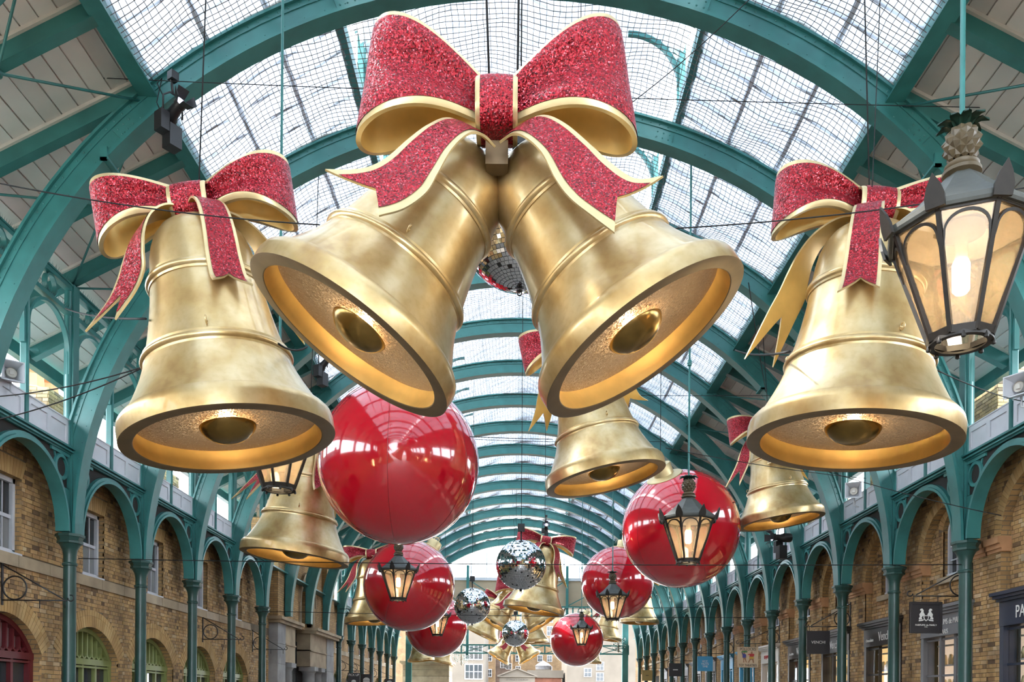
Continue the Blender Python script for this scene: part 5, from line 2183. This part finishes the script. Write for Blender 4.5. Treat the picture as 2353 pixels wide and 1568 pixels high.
# guy wires, drawn from what they are tied to
for (a, b, r_, lab) in (
        (at(-10, 168, 12.3), at(2380, 250, 12.3), 0.006, 'thin black wire across the hall above the left bow'),
        (at(-10, 420, 7.5), at(735, 517, 7.5), 0.006, 'black wire passing over the bow of the left front bell'),
        (at(1520, 527, 7.5), at(2365, 430, 7.5), 0.006, 'black wire running to the right over the bow of the right front bell'),
        (at(-10, 912, 9.5), at(340, 840, 8.6), 0.007, 'black wire between the left columns and the left front bell'),
        (at(-10, 966, 9.5), at(335, 842, 8.6), 0.007, 'lower black wire beside the left front bell'),
        (at(150, 709, 14.5), at(335, 733, 8.4), 0.012, 'short black cable pair beside the left bell'),
        (at(2140, 845, 8.3), at(2365, 925, 14.0), 0.007, 'black wire from the right front bell to the speaker'),
        (at(1690, 805, 13.0), at(1815, 808, 8.2), 0.012, 'black stay cable left of the right front bell'),
        (at(640, 790, 8.2), at(706, 797, 9.0), 0.010, 'short black stay between the left bell and the tilted pair'),
        (at(180, 1284, 15.5), at(2217, 1298, 15.5), 0.008, 'thin wire across the hall at capital height'),
        (at(602, 1405, 27.0), at(1770, 1420, 27.0), 0.009, 'thin wire across the hall behind the middle baubles'),
        (at(1270, 1010, 14.0), at(640, 970, 14.0), 0.006, 'thin wire behind the largest bauble'),
        (at(1530, 1030, 14.3), at(1990, 1100, 17.5), 0.007, 'thin wire from the half hidden bell to the right arcade'),
        (at(1440, 245, 11.5), at(1720, 0, 11.0), 0.006, 'thin black wire slanting up right of the large bow'),
        (at(1890, 1080, 19.0), at(2300, 1185, 13.8), 0.008, 'black wire slanting down along the right arcade'),
        (at(2022, 0, 8.4), at(2004, 430, 8.1), 0.005, 'second thin cable above the right front bell'),
        (at(1720, 650, 12.2), at(1760, 900, 18.0), 0.007, 'thin cable hanging left of the right front bell'),
        (at(1155, 905, 20.0), at(2100, 905, 20.0), 0.007, 'thin wire across the hall above the bell behind the tilted pair'),
        (at(1090, 1010, 26.0), at(1530, 1015, 26.0), 0.008, 'thin wire across the roof above the largest bauble'),
        (at(780, 1400, 33.0), at(1650, 1395, 33.0), 0.010, 'thin wire across the hall below the larger mirror ball')):
    cable([a, b], r_, lab, sag=0.05)

# ================================================================== STAGE LIGHTS AND SPEAKERS
def stage_light(px, py, Y, yaw, pitch, sc, label):
    o = empty('stage_light', at(px, py, Y), label, 'spotlight', 'black stage lights')
    o.scale = (sc,) * 3
    o.rotation_euler = (0, 0, R(yaw))
    rt = Matrix.Rotation(R(pitch), 4, 'X') @ Matrix.Rotation(R(90), 4, 'X')
    m = MB()
    m.lathe([(0.0, -0.26), (0.10, -0.25), (0.11, -0.2), (0.11, -0.05), (0.085, 0.0), (0.075, 0.16), (0.09, 0.17), (0.09, 0.24)], 20, rt)
    part('body', m, 'black', o, sharp=40)
    m = MB()
    m.disc(0.085, 0.235, 20, rt)
    part('lens', m, 'lens', o)
    m = MB()
    for i in range(4):
        a = PI / 2 * i
        c = Matrix.Rotation(a, 4, 'Z')
        P = [rt @ (c @ Vector(p)) for p in ((-0.07, 0.09, 0.24), (0.07, 0.09, 0.24), (0.09, 0.15, 0.36), (-0.09, 0.15, 0.36), (-0.07, 0.10, 0.24), (0.07, 0.10, 0.24), (0.09, 0.16, 0.36), (-0.09, 0.16, 0.36))]
        m.add(P, [(0, 1, 2, 3), (7, 6, 5, 4), (0, 4, 5, 1), (1, 5, 6, 2), (2, 6, 7, 3), (3, 7, 4, 0)])
    part('barn_doors', m, 'black', o)
    m = MB()
    m.tube([(-0.16, 0, 0), (-0.16, 0, 0.2), (-0.05, 0, 0.3), (0.05, 0, 0.3), (0.16, 0, 0.2), (0.16, 0, 0)], 0.014, 6)
    m.tube([(0, 0, 0.3), (-0.02, 0.02, 0.55)], 0.02, 8)
    m.box(-0.06, 0.06, -0.06, 0.06, 0.5, 0.62)
    part('yoke', m, 'black', o)
    m = MB()
    m.box(-0.10, 0.10, -0.09, 0.11, -0.52, -0.20)
    m.box(-0.24, -0.10, -0.08, 0.1, -0.34, -0.06)
    part('ballast_box', m, 'black', o)
    m = MB()
    m.tube([(-0.15, 0.02, 0.2), (-0.22, 0.06, 0.35), (-0.12, 0.1, 0.5), (-0.2, 0.1, 0.1), (-0.18, 0.0, -0.1)], 0.008, 5)
    part('lamp_cable', m, 'cable', o)


stage_light(397, 262, 12.35, 55, -22, 0.95, 'black stage light clamped to the front roof arch on the left')
stage_light(742, 840, 17.5, 60, -35, 0.8, 'black stage light behind the left front bell')
stage_light(1795, 1236, 21.2, -80, 0, 1.0, 'black stage light beside the bell on the right')
stage_light(1255, 1212, 45.0, 0, -20, 1.0, 'small black light above the larger mirror ball')


def speaker(px, py, Y, yaw, label, sc=1.0):
    o = empty('horn_speaker', at(px, py, Y), label, 'speaker', 'white horn speakers')
    o.rotation_euler = (0, 0, R(yaw))
    o.scale = (sc,) * 3
    m = MB()
    m.lathe([(0.0, -0.27), (0.11, -0.26), (0.14, -0.2), (0.26, 0.15), (0.265, 0.17), (0.24, 0.17), (0.12, -0.05), (0, -0.05)], 4, Matrix.Rotation(R(90), 4, 'X'), phase=PI / 4, smooth=False)
    part('horn', m, 'white_paint', o)
    m = MB()
    m.lathe([(0.09, -0.10), (0.09, 0.05)], 16, Matrix.Rotation(R(90), 4, 'X'))
    m.disc(0.09, 0.02, 16, Matrix.Rotation(R(90), 4, 'X'))
    m.box(-0.035, 0.035, -0.06, -0.02, -0.035, 0.035)
    part('driver', m, 'cream_paint', o)
    m = MB()
    m.tube([(0, 0.05, -0.15), (0, 0.05, -0.32), (0.1, 0.1, -0.36)], 0.02, 6)
    part('bracket', m, 'white_paint', o)


speaker(26, 858, 13.5, 40, 'white horn speaker on the left parapet', 0.85)
speaker(1962, 1130, 17.6, -25, 'white horn speaker on the right parapet below the front bell', 0.85)
speaker(2343, 890, 13.2, -60, 'white horn speaker at the right edge', 0.9)

# ================================================================== CHIMNEYS AND ROOFS BEHIND THE PARAPETS
def chimney(x0, x1, y0, y1, z1, label, pots, detail):
    o = empty('chimney_stack', ((x0 + x1) / 2, (y0 + y1) / 2, WT), label, 'chimney', 'chimneys')
    cx, cy = (x0 + x1) / 2, (y0 + y1) / 2
    m = MB()
    m.box(x0 - cx + 0.012, x1 - cx - 0.012, y0 - cy + 0.012, y1 - cy - 0.012, 0, z1 - WT)
    part('core', m, 'mortar', o)
    n = 0
    rest = MB()
    r = 0
    z = 0.0
    while z + CH < z1 - WT:
        hl = BL if r % 2 == 0 else BL / 2
        for axis in (0, 1):
            lo, hi = (x0 - cx, x1 - cx) if axis == 0 else (y0 - cy, y1 - cy)
            t = lo
            i = 0
            first = True
            while t < hi - 0.02:
                ln = min((BL / 2 if (first and r % 2) else BL) * 1.0, hi - t)
                first = False
                fixed = (y0 - cy) if axis == 0 else ((x0 - cx) if x0 > 0 else (x1 - cx))
                j = rnd.uniform(-0.004, 0.004)
                if axis == 0:
                    bx = (t + 0.005, t + ln - 0.005, fixed - 0.006 + j, fixed + 0.03)
                else:
                    e = -1 if x0 > 0 else 1
                    f0, f1 = fixed + e * (0.006 + j), fixed - e * 0.03
                    bx = (min(f0, f1), max(f0, f1), t + 0.005, t + ln - 0.005)
                if detail and n < 300:
                    mm = MB()
                    mm.box(bx[0], bx[1], bx[2], bx[3], z + 0.005, z + CH - 0.005)
                    part('brick', mm, 'brick_old', o)
                    n += 1
                else:
                    rest.box(bx[0], bx[1], bx[2], bx[3], z + 0.005, z + CH - 0.005)
                t += ln
        r += 1
        z += CH
    if rest.v:
        tag(part('brickwork', rest, 'brick_old', o), 'weathered chimney bricks', kind='stuff')
    for i in range(pots):
        m = MB()
        yy = y0 - cy + (y1 - y0) * (i + 0.5) / pots
        m.lathe([(0.24, z1 - WT), (0.26, z1 - WT + 0.04), (0.22, z1 - WT + 0.08), (0.20, z1 - WT + 0.35), (0.25, z1 - WT + 0.40), (0.25, z1 - WT + 0.46), (0.2, z1 - WT + 0.48)], 8, Matrix.Translation((0, yy, 0)), smooth=False)
        part('chimney_pot', m, 'terracotta', o)
    return o


chimney(-10.9, -9.95, 18.4, 19.6, E + 6.6, 'weathered brick chimney with orange pots behind the left parapet', 2, False)
chimney(-11.2, -10.1, 24.5, 25.9, E + 6.6, 'weathered brick chimney behind the left front bell', 2, False)
chimney(9.9, 11.1, 18.0, 19.6, E + 8.4, 'tall weathered brick chimney behind the big lantern', 2, True)
chimney(9.9, 11.1, 23.2, 24.8, E + 7.4, 'second weathered brick chimney behind the right arcade', 2, False)
chimney(9.9, 11.1, 29.2, 30.8, E + 7.4, 'third weathered brick chimney behind the right arcade', 2, False)
m = MB()
m.add([(-9.9, YK(2), E + 4.4), (-9.9, YK(4), E + 4.4), (-13, YK(4), E + 6.4), (-13, YK(2), E + 6.4), (-9.9, YK(2), E + 4.2), (-9.9, YK(4), E + 4.2), (-13, YK(4), E + 4.2), (-13, YK(2), E + 4.2)],
      [(0, 1, 2, 3), (0, 4, 5, 1), (2, 6, 7, 3), (0, 3, 7, 4), (1, 5, 6, 2)])
tag(part('slate_roof', m, 'slate'), 'slate roof slope behind the left parapet', 'roof')

# ================================================================== SIGN BRACKETS AND HANGING SIGNS
def bracket(s, Y, zr, L, label, hang=None):
    """wrought iron sign bracket standing out from a shop wall"""
    o = empty('sign_bracket', (s * (XW - 0.02), Y, E + zr), label, 'bracket', 'iron sign brackets')
    e = -s
    m = MB()
    m.box(-0.012, 0.012, -0.025, 0.025, -0.08, 0.62)
    part('wall_plate', m, 'black', o)
    m = MB()
    m.tube([(0, 0, 0), (e * L * 0.95, 0, 0)], 0.012, 6)
    part('arm', m, 'black', o)
    m = MB()
    m.tube([(0, 0, 0.58), (e * L * 0.9, 0, 0.02)], 0.012, 6)
    part('stay', m, 'black', o)
    m = MB()
    m.tube([(e * (0.21 + 0.19 * math.cos(t * PI / 12)), 0, 0.20 + 0.19 * math.sin(t * PI / 12)) for t in range(24)], 0.013, 6, closed=True)
    part('ring', m, 'black', o)
    m = MB()
    m.tube([(e * (L + 0.0 + 0.05 * math.cos(t)), 0, 0.04 + 0.05 * math.sin(t)) for t in [-PI + i * PI / 5 for i in range(9)]], 0.011, 6)
    part('scroll_end', m, 'black', o)
    for f in (hang or (L * 0.55, L * 0.92)):
        m = MB()
        m.tube([(e * f, 0, 0), (e * f, 0, -0.13)], 0.008, 5)
        part('hanger', m, 'black', o)
    return o


bracket(-1, 14.15, 1.60, 1.12, 'empty black iron sign bracket beside the first left column')
bracket(-1, 23.2, 1.62, 1.05, 'empty black iron sign bracket beside the third left column')
bracket(-1, 27.6, 1.62, 1.05, 'empty black iron sign bracket left of the stone entrance')


def hanging_sign(px, py, wpx, hpx, Y, body, label, frame=0.035, blabel=None):
    c = at(px, py, Y)
    W_, H_ = wpx * Y / FPX, hpx * Y / FPX
    o = empty('hanging_sign', c, label, 'sign', 'hanging shop signs')
    s = -1 if c.x < 0 else 1
    dist = XW - abs(c.x) - 0.02
    bracket(s, Y, c.z + H_ / 2 + 0.11 - E, max(1.0, dist + W_ * 0.5), blabel, (dist - W_ * 0.38, dist + W_ * 0.38))
    m = MB()
    m.box(-W_ / 2, W_ / 2, -0.012, 0.02, -H_ / 2, H_ / 2)
    part('board', m, body, o)
    if frame:
        m = MB()
        m.strip([(-W_ / 2, -H_ / 2), (W_ / 2, -H_ / 2), (W_ / 2, H_ / 2), (-W_ / 2, H_ / 2), (-W_ / 2, -H_ / 2)],
                [(-W_ / 2 + frame, -H_ / 2 + frame), (W_ / 2 - frame, -H_ / 2 + frame), (W_ / 2 - frame, H_ / 2 - frame), (-W_ / 2 + frame, H_ / 2 - frame), (-W_ / 2 + frame, -H_ / 2 + frame)], lambda a, b, t: (a, t, b), -0.035, 0.03)
        part('frame', m, body, o)
    return o, W_, H_


def shape(o, name, pts, mat, y=-0.016):
    m = MB()
    m.poly([pts], lambda a, b, t: (a, t, b), y - 0.003, y)
    return part(name, m, mat, o)


FM = lambda x, y, z: Matrix.Translation((x, y, z)) @ FACE_CAM

o, W_, H_ = hanging_sign(2127, 1420, 73, 72, 16.06, 'sign_dark', 'dark square sign with a white horse crest beside the first right column', 0.05, 'black iron bracket carrying the crest sign')
text('lettering', 'PARFUMS de MARLY', 0.045, FM(0, -0.018, -0.14), 'ink_white', o)
text('lettering', 'PARIS', 0.022, FM(0, -0.018, -0.175), 'ink_white', o)
shape(o, 'crest_shield', [(-0.05, 0.04), (0.05, 0.04), (0.048, -0.01), (0.03, -0.045), (0.0, -0.07), (-0.03, -0.045), (-0.048, -0.01)], 'ink_white')
shape(o, 'crest_shield_field', [(-0.034, 0.026), (0.034, 0.026), (0.032, -0.01), (0.018, -0.034), (0.0, -0.05), (-0.018, -0.034), (-0.032, -0.01)], 'sign_dark', -0.021)
for s in (-1, 1):
    hp = [(0.02, 0.05), (0.05, 0.10), (0.045, 0.13), (0.07, 0.165), (0.10, 0.16), (0.115, 0.135), (0.10, 0.125), (0.085, 0.13), (0.10, 0.09), (0.125, 0.06), (0.115, 0.01), (0.135, -0.01), (0.13, -0.035), (0.07, -0.03), (0.085, 0.0), (0.06, 0.03)]
    shape(o, 'crest_horse', [(s * x, z) for x, z in hp] if s > 0 else [(s * x, z) for x, z in reversed(hp)], 'ink_white')
    bp_ = [(0.03, -0.035), (0.135, -0.045), (0.135, -0.07), (0.06, -0.06)]
    shape(o, 'crest_scroll', [(s * x, z) for x, z in bp_] if s > 0 else [(s * x, z) for x, z in reversed(bp_)], 'ink_white')
o, W_, H_ = hanging_sign(1880, 1477, 53, 53, 21.9, 'sign_dark', 'dark brown square sign with small white lettering', 0.0, 'black iron bracket carrying the brown square sign')
text('lettering', 'VENCHI', 0.10, FM(0, -0.018, 0.0), 'ink_white', o)
o, W_, H_ = hanging_sign(1718, 1511, 47, 47, 27.8, 'sign_cream', 'cream picture sign with two dancing figures, hanging by the toy shop', 0.012, 'black iron bracket carrying the toy theatre sign')
text('lettering', 'POLLOCKS', 0.125, FM(0, -0.018, H_ / 2 - 0.075), 'ink_black', o, squeeze=0.82)
text('lettering', 'TOY THEATRES', 0.115, FM(0, -0.018, -H_ / 2 + 0.065), 'ink_black', o, squeeze=0.72)
for nm, pts, mt in (
        ('figure_tray', [(-0.21, 0.15), (-0.02, 0.15), (-0.01, 0.19), (-0.10, 0.205), (-0.20, 0.19)], 'ink_green'),
        ('figure_head', [(-0.13, 0.105), (-0.09, 0.105), (-0.085, 0.145), (-0.135, 0.145)], 'ink_skin'),
        ('figure_coat', [(-0.17, -0.02), (-0.06, -0.02), (-0.055, 0.08), (-0.09, 0.105), (-0.14, 0.105), (-0.18, 0.15), (-0.195, 0.14), (-0.17, 0.08)], 'ink_blue'),
        ('figure_legs', [(-0.15, -0.02), (-0.07, -0.02), (-0.05, -0.10), (-0.03, -0.17), (-0.06, -0.17), (-0.09, -0.09), (-0.11, -0.05), (-0.12, -0.10), (-0.11, -0.17), (-0.15, -0.17), (-0.145, -0.10)], 'ink_skin'),
        ('dancer_head', [(0.10, 0.11), (0.15, 0.11), (0.155, 0.165), (0.125, 0.19), (0.095, 0.165)], 'ink_skin'),
        ('dancer_coat', [(0.05, 0.02), (0.18, 0.02), (0.21, 0.08), (0.19, 0.11), (0.06, 0.11), (0.0, 0.09), (0.0, 0.07), (0.06, 0.075)], 'ink_red'),
        ('dancer_skirt', [(0.04, -0.05), (0.20, -0.05), (0.18, 0.02), (0.05, 0.02)], 'ink_yellow'),
        ('dancer_legs', [(0.06, -0.05), (0.18, -0.05), (0.19, -0.11), (0.20, -0.18), (0.16, -0.18), (0.15, -0.11), (0.12, -0.07), (0.07, -0.11), (0.04, -0.18), (0.0, -0.17), (0.04, -0.10)], 'ink_skin')):
    shape(o, nm, pts, mt)
o, W_, H_ = hanging_sign(1620, 1526, 35, 34, 33.7, 'shop_blue', 'bright blue square sign with white letters', 0.04, 'black iron bracket carrying the blue sign')
for i, t in enumerate(('ECC', 'NUTS', 'YME')):
    text('lettering', t, 0.11, FM(0, -0.018, 0.09 - i * 0.10), 'ink_white', o)
o, W_, H_ = hanging_sign(1552, 1540, 30, 30, 39.6, 'sign_dark', 'black square sign hanging beyond the blue one', 0.04, 'black iron bracket carrying the black sign')
shape(o, 'white_mark', [(-0.11, -0.02), (0.11, -0.02), (0.11, 0.02), (-0.11, 0.02)], 'ink_white')
o, W_, H_ = hanging_sign(1487, 1553, 24, 24, 46.2, 'sign_gold', 'small gold square sign, furthest on the right', 0.04, 'black iron bracket carrying the gold sign')
shape(o, 'dark_mark', [(-0.08, -0.012), (0.08, -0.012), (0.08, 0.014), (-0.08, 0.014)], 'ink_black')


def burger(o, z, r_):
    shape(o, 'burger_bun', [(-r_, z)] + [(r_ * math.cos(t), z + 0.75 * r_ * math.sin(t)) for t in [PI - PI * i / 10 for i in range(1, 10)]] + [(r_, z)], 'ink_white')
    shape(o, 'burger_filling', [(-r_, z - 0.25 * r_), (r_, z - 0.25 * r_), (r_, z - 0.08 * r_), (-r_, z - 0.08 * r_)], 'ink_white')
    shape(o, 'burger_base', [(-r_, z - 0.62 * r_), (r_, z - 0.62 * r_), (r_, z - 0.35 * r_), (-r_, z - 0.35 * r_)], 'ink_white')


o, W_, H_ = hanging_sign(813, 1566, 28, 38, 40.6, 'sign_dark', 'black burger sign with lettering above the burger', 0.0, 'black iron bracket carrying the first burger sign')
text('lettering', 'PICK UP', 0.15, FM(0, -0.018, H_ / 2 - 0.10), 'ink_white', o, squeeze=0.9)
burger(o, -0.02, 0.11)
o, W_, H_ = hanging_sign(842, 1568, 25, 36, 43.6, 'sign_dark', 'black burger sign without lettering', 0.0, 'black iron bracket carrying the second burger sign')
burger(o, 0.10, 0.17)
o, W_, H_ = hanging_sign(895, 1577, 22, 32, 49.6, 'sign_dark', 'third black burger sign, furthest on the left', 0.0, 'black iron bracket carrying the third burger sign')
burger(o, 0.2, 0.15)

# ================================================================== FAR END OF THE HALL
we = empty('wall_far', (0, 0, 0), 'glazed gable and iron truss closing the far end', kind='structure')
GZ = E + 8.45
m = MB()
arcx = [rib_pt(PI * i / 48, 0.2) for i in range(49)]
top = [(x, z) for x, z in arcx if z >= GZ]
pane_y = YE + 0.0
nseg = 10
xl = top[-1][0]
xr = top[0][0]
for i in range(nseg):
    xa, xb = xl + (xr - xl) * i / nseg, xl + (xr - xl) * (i + 1) / nseg
    za = lambda x: RC + (RB + 0.2) * math.sqrt(max(0, 1 - (x / (RA + 0.2)) ** 2))
    m = MB()
    m.poly([[(xa + 0.03, GZ), (xb - 0.03, GZ), (xb - 0.03, max(GZ + 0.05, za(xb))), (xa + 0.03, max(GZ + 0.05, za(xa)))]], lambda a, b, t: (a, t, b), pane_y, pane_y + 0.02)
    part('gable_pane', m, 'shop_glass', we)
m = MB()
for i in range(nseg + 1):
    x = xl + (xr - xl) * i / nseg
    m.box(x - 0.03, x + 0.03, pane_y - 0.04, pane_y + 0.06, GZ, max(GZ + 0.1, za(x)))
m.box(xl - 0.3, xr + 0.3, pane_y - 0.1, pane_y + 0.1, GZ - 0.1, GZ + 0.1)
part('gable_bars', m, 'white_paint', we)
for i in range(8):
    z0 = E + 6.55 + (GZ - E - 6.65) * i / 8
    m = MB()
    m.box(-8.6, 8.6, pane_y, pane_y + 0.05, z0 + 0.002, z0 + (GZ - E - 6.65) / 8)
    part('gable_board', m, 'tan_board', we)
for s in (-1, 1):
    for (z0, z1) in ((E + 2.9, E + 8.4),):
        m = MB()
        m.box(s * 3.4 - 0.09, s * 3.4 + 0.09, pane_y - 0.25, pane_y - 0.1, E + 3.2, GZ + 0.9)
        part('screen_post', m, 'iron', we)
    m = MB()
    m.box(s * 7.4 - 0.2, s * 7.4 + 0.2, pane_y - 0.3, pane_y, 0, E + 8)
    part('end_post', m, 'iron', we)


def truss(z0, z1, n, cross, rings, y):
    m = MB()
    m.box(-7.6, 7.6, y - 0.07, y + 0.07, z0, z0 + 0.1)
    part('truss_chord', m, 'iron', we)
    m = MB()
    m.box(-7.6, 7.6, y - 0.07, y + 0.07, z1 - 0.1, z1)
    part('truss_chord', m, 'iron', we)
    for i in range(n):
        x0, x1 = -7.6 + 15.2 * i / n, -7.6 + 15.2 * (i + 1) / n
        m = MB()
        m.box(x1 - 0.05, x1 + 0.05, y - 0.05, y + 0.05, z0, z1)
        if cross:
            m.bar((x0, y, z0 + 0.05), (x1, y, z1 - 0.05), 0.05, 0.06, (0, 1, 0))
            m.bar((x0, y, z1 - 0.05), (x1, y, z0 + 0.05), 0.05, 0.06, (0, 1, 0))
        part('truss_panel', m, 'iron', we)
        if rings:
            r_ = MB()
            r_.tube([((x0 + x1) / 2 + 0.28 * math.cos(t * PI / 9), y, (z0 + z1) / 2 + 0.28 * math.sin(t * PI / 9)) for t in range(18)], 0.04, 6, closed=True)
            part('truss_ring', r_, 'iron', we)


truss(E + 3.30, E + 3.96, 8, True, False, pane_y - 0.25)
truss(E + 5.9, E + 6.6, 12, False, True, pane_y - 0.15)
for s in (-1, 1):
    m = MB()
    m.bar((s * 3.4, pane_y - 0.2, E + 6.6), (s * 6.8, pane_y - 0.2, E + 8.4), 0.06, 0.08, (0, 1, 0))
    m.bar((s * 3.4, pane_y - 0.2, E + 8.4), (s * 0.5, pane_y - 0.2, E + 6.6), 0.06, 0.08, (0, 1, 0))
    part('screen_brace', m, 'iron', we)

# stone block beside the far left columns, as a house corner with garland
o = empty('stone_lodge', (0, 0, 0), 'sandstone corner block with cornice beyond the left columns', 'building')
m = MB()
for i in range(4):
    m.box(-8.0, -4.75, 61.0, 64.0, E + 0.9 + i * 0.45, E + 1.335 + i * 0.45)
part('courses', m, 'stone', o)
m = MB()
m.box(-8.2, -4.5, 60.8, 64.2, E + 2.7, E + 2.85)
m.box(-8.1, -4.6, 60.9, 64.1, E + 2.6, E + 2.7)
part('cornice', m, 'stone', o)
m = MB()
m.box(-7.8, -4.9, 61.2, 63.8, E + 2.85, E + 4.0)
part('upper_block', m, 'stone', o)
m = MB()
m.box(-7.9, -4.8, 61.05, 63.9, 0, E + 0.9)
part('base', m, 'dark_room', o)


def shrub(p, r_, label):
    m = MB()
    for i in range(240):
        d = Vector((rnd.gauss(0, 1), rnd.gauss(0, 1), rnd.gauss(0, 1))).normalized() * r_ * rnd.uniform(0.5, 1.0)
        d.z *= 1.3
        a = Vector((rnd.gauss(0, 1), rnd.gauss(0, 1), rnd.gauss(0, 1))).normalized() * 0.09
        b = a.orthogonal().normalized() * 0.04
        m.add([d, d + a * 0.5 + b, d + a, d + a * 0.5 - b], [(0, 1, 2, 3)])
    o = empty('evergreen_garland', p, label, 'garland', 'evergreen garlands')
    tag(part('leaves', m, 'leafgreen', o), 'dark green leaves', kind='stuff')
    m = MB()
    m.tube([(0, 0, -r_ * 1.3), (0, 0, r_ * 0.8)], 0.04, 6)
    part('stem', m, 'pineapple', o)
    m = MB()
    for i in range(60):
        d = Vector((rnd.gauss(0, 1), rnd.gauss(0, 1), rnd.gauss(0, 1))).normalized() * r_
        d.z *= 1.3
        m.lathe([(0, -0.03), (0.03, 0), (0, 0.03)], 5, Matrix.Translation(d))
    tag(part('white_berries', m, 'ink_white', o), 'small white baubles', kind='stuff')


shrub(at(1060, 1500, 64.5), 0.75, 'evergreen garland with white dots at the stone corner on the left')
shrub(at(1421, 1478, 59.3), 0.5, 'evergreen wreath bush beside the far right column')

# buildings across the square
def house(name, x0, x1, y, z1, mat, label, wins, wmat='white_paint', depth=6.0, ww=1.0, wh=1.7, roof=None):
    o = empty(name, ((x0 + x1) / 2, y, 0), label, 'building')
    cx = (x0 + x1) / 2
    m = MB()
    m.box(x0 - cx, x1 - cx, 0, depth, 0, z1)
    part('facade', m, mat, o)
    for (wx, wz) in wins:
        f = MB()
        f.box(wx - cx - ww / 2, wx - cx + ww / 2, -0.08, 0.05, wz - wh / 2, wz + wh / 2)
        w1 = part('window', f, wmat, o)
        for i in range(2):
            for j in range(2):
                p = MB()
                p.box(wx - cx - ww * 0.42 + i * ww * 0.44, wx - cx - ww * 0.42 + i * ww * 0.44 + ww * 0.40, -0.10, -0.07, wz - wh * 0.44 + j * wh * 0.46, wz - wh * 0.44 + j * wh * 0.46 + wh * 0.42)
                part('pane', p, 'pane_dark', w1)
    if roof:
        m = MB()
        m.box(x0 - cx - 0.2, x1 - cx + 0.2, -0.2, depth, z1, z1 + roof)
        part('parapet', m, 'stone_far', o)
    return o


X = lambda px, Y: (px - CX) * Y / FPX
Zp = lambda py, Y: E + (CY - py) * Y / FPX
YB = 112.0
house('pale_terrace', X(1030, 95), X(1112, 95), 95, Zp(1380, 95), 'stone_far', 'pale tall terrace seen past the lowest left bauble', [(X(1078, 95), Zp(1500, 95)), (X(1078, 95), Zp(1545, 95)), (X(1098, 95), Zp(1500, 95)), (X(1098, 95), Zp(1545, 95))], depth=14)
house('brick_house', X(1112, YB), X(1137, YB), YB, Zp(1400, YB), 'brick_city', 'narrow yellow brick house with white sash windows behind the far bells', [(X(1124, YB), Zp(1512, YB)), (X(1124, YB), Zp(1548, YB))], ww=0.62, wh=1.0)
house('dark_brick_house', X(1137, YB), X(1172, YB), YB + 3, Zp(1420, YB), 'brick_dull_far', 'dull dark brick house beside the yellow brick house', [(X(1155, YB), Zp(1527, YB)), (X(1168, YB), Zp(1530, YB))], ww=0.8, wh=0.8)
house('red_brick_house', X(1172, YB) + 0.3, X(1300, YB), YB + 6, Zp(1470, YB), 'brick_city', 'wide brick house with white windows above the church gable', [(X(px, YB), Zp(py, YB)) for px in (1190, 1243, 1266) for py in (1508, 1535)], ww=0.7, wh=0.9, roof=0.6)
house('low_brick_range', X(1215, 104), X(1290, 104), 104, Zp(1558, 104), 'brick_red_far', 'low red brick range to the right of the church gable', [], roof=0.9)
o = empty('dome_roof_house', (X(1248, 110), 110, 0), 'small domed lead roof lantern above the low red brick range', 'building')
m = MB()
m.lathe([(1.0, Zp(1540, 110)), (1.0, Zp(1532, 110)), (1.05, Zp(1531, 110)), (0.7, Zp(1525, 110)), (0.25, Zp(1521, 110)), (0.0, Zp(1518, 110))], 16)
part('lead_dome', m, 'slate', o, sharp=30)
m = MB()
m.box(-1.0, 1.0, -1.0, 1.0, 0, Zp(1539, 110))
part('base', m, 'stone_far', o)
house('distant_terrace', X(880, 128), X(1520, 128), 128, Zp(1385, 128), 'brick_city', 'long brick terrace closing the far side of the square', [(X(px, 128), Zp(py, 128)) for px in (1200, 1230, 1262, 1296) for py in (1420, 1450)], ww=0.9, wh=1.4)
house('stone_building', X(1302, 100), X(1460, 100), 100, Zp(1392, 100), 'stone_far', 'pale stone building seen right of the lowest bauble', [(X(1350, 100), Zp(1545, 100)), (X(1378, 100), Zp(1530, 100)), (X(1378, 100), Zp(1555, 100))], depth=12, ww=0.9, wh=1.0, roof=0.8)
# church gable
YC = 100.0
o = empty('church_portico', (X(1188, YC), YC, 0), 'pale stone church gable with lettering at the bottom of the view', 'church')
hw = 43 * YC / FPX
zb, zt = Zp(1555, YC), Zp(1541, YC)
m = MB()
m.poly([[(-hw, zb), (hw, zb), (0, zt + 0.1)]], lambda a, b, t: (a, t, b), 0, 2.5)
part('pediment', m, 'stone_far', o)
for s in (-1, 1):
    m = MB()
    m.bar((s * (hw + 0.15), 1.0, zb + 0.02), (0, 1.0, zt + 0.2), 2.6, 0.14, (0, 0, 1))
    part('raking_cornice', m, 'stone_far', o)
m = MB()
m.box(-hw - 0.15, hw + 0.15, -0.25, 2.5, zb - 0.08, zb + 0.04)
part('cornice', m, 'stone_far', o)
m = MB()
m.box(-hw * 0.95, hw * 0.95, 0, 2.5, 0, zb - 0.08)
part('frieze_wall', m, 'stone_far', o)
text('lettering', "ST PAUL'S CHURCH", 0.30, FM(0, -0.02, Zp(1563, YC)), 'ink_black', o, squeeze=0.95)
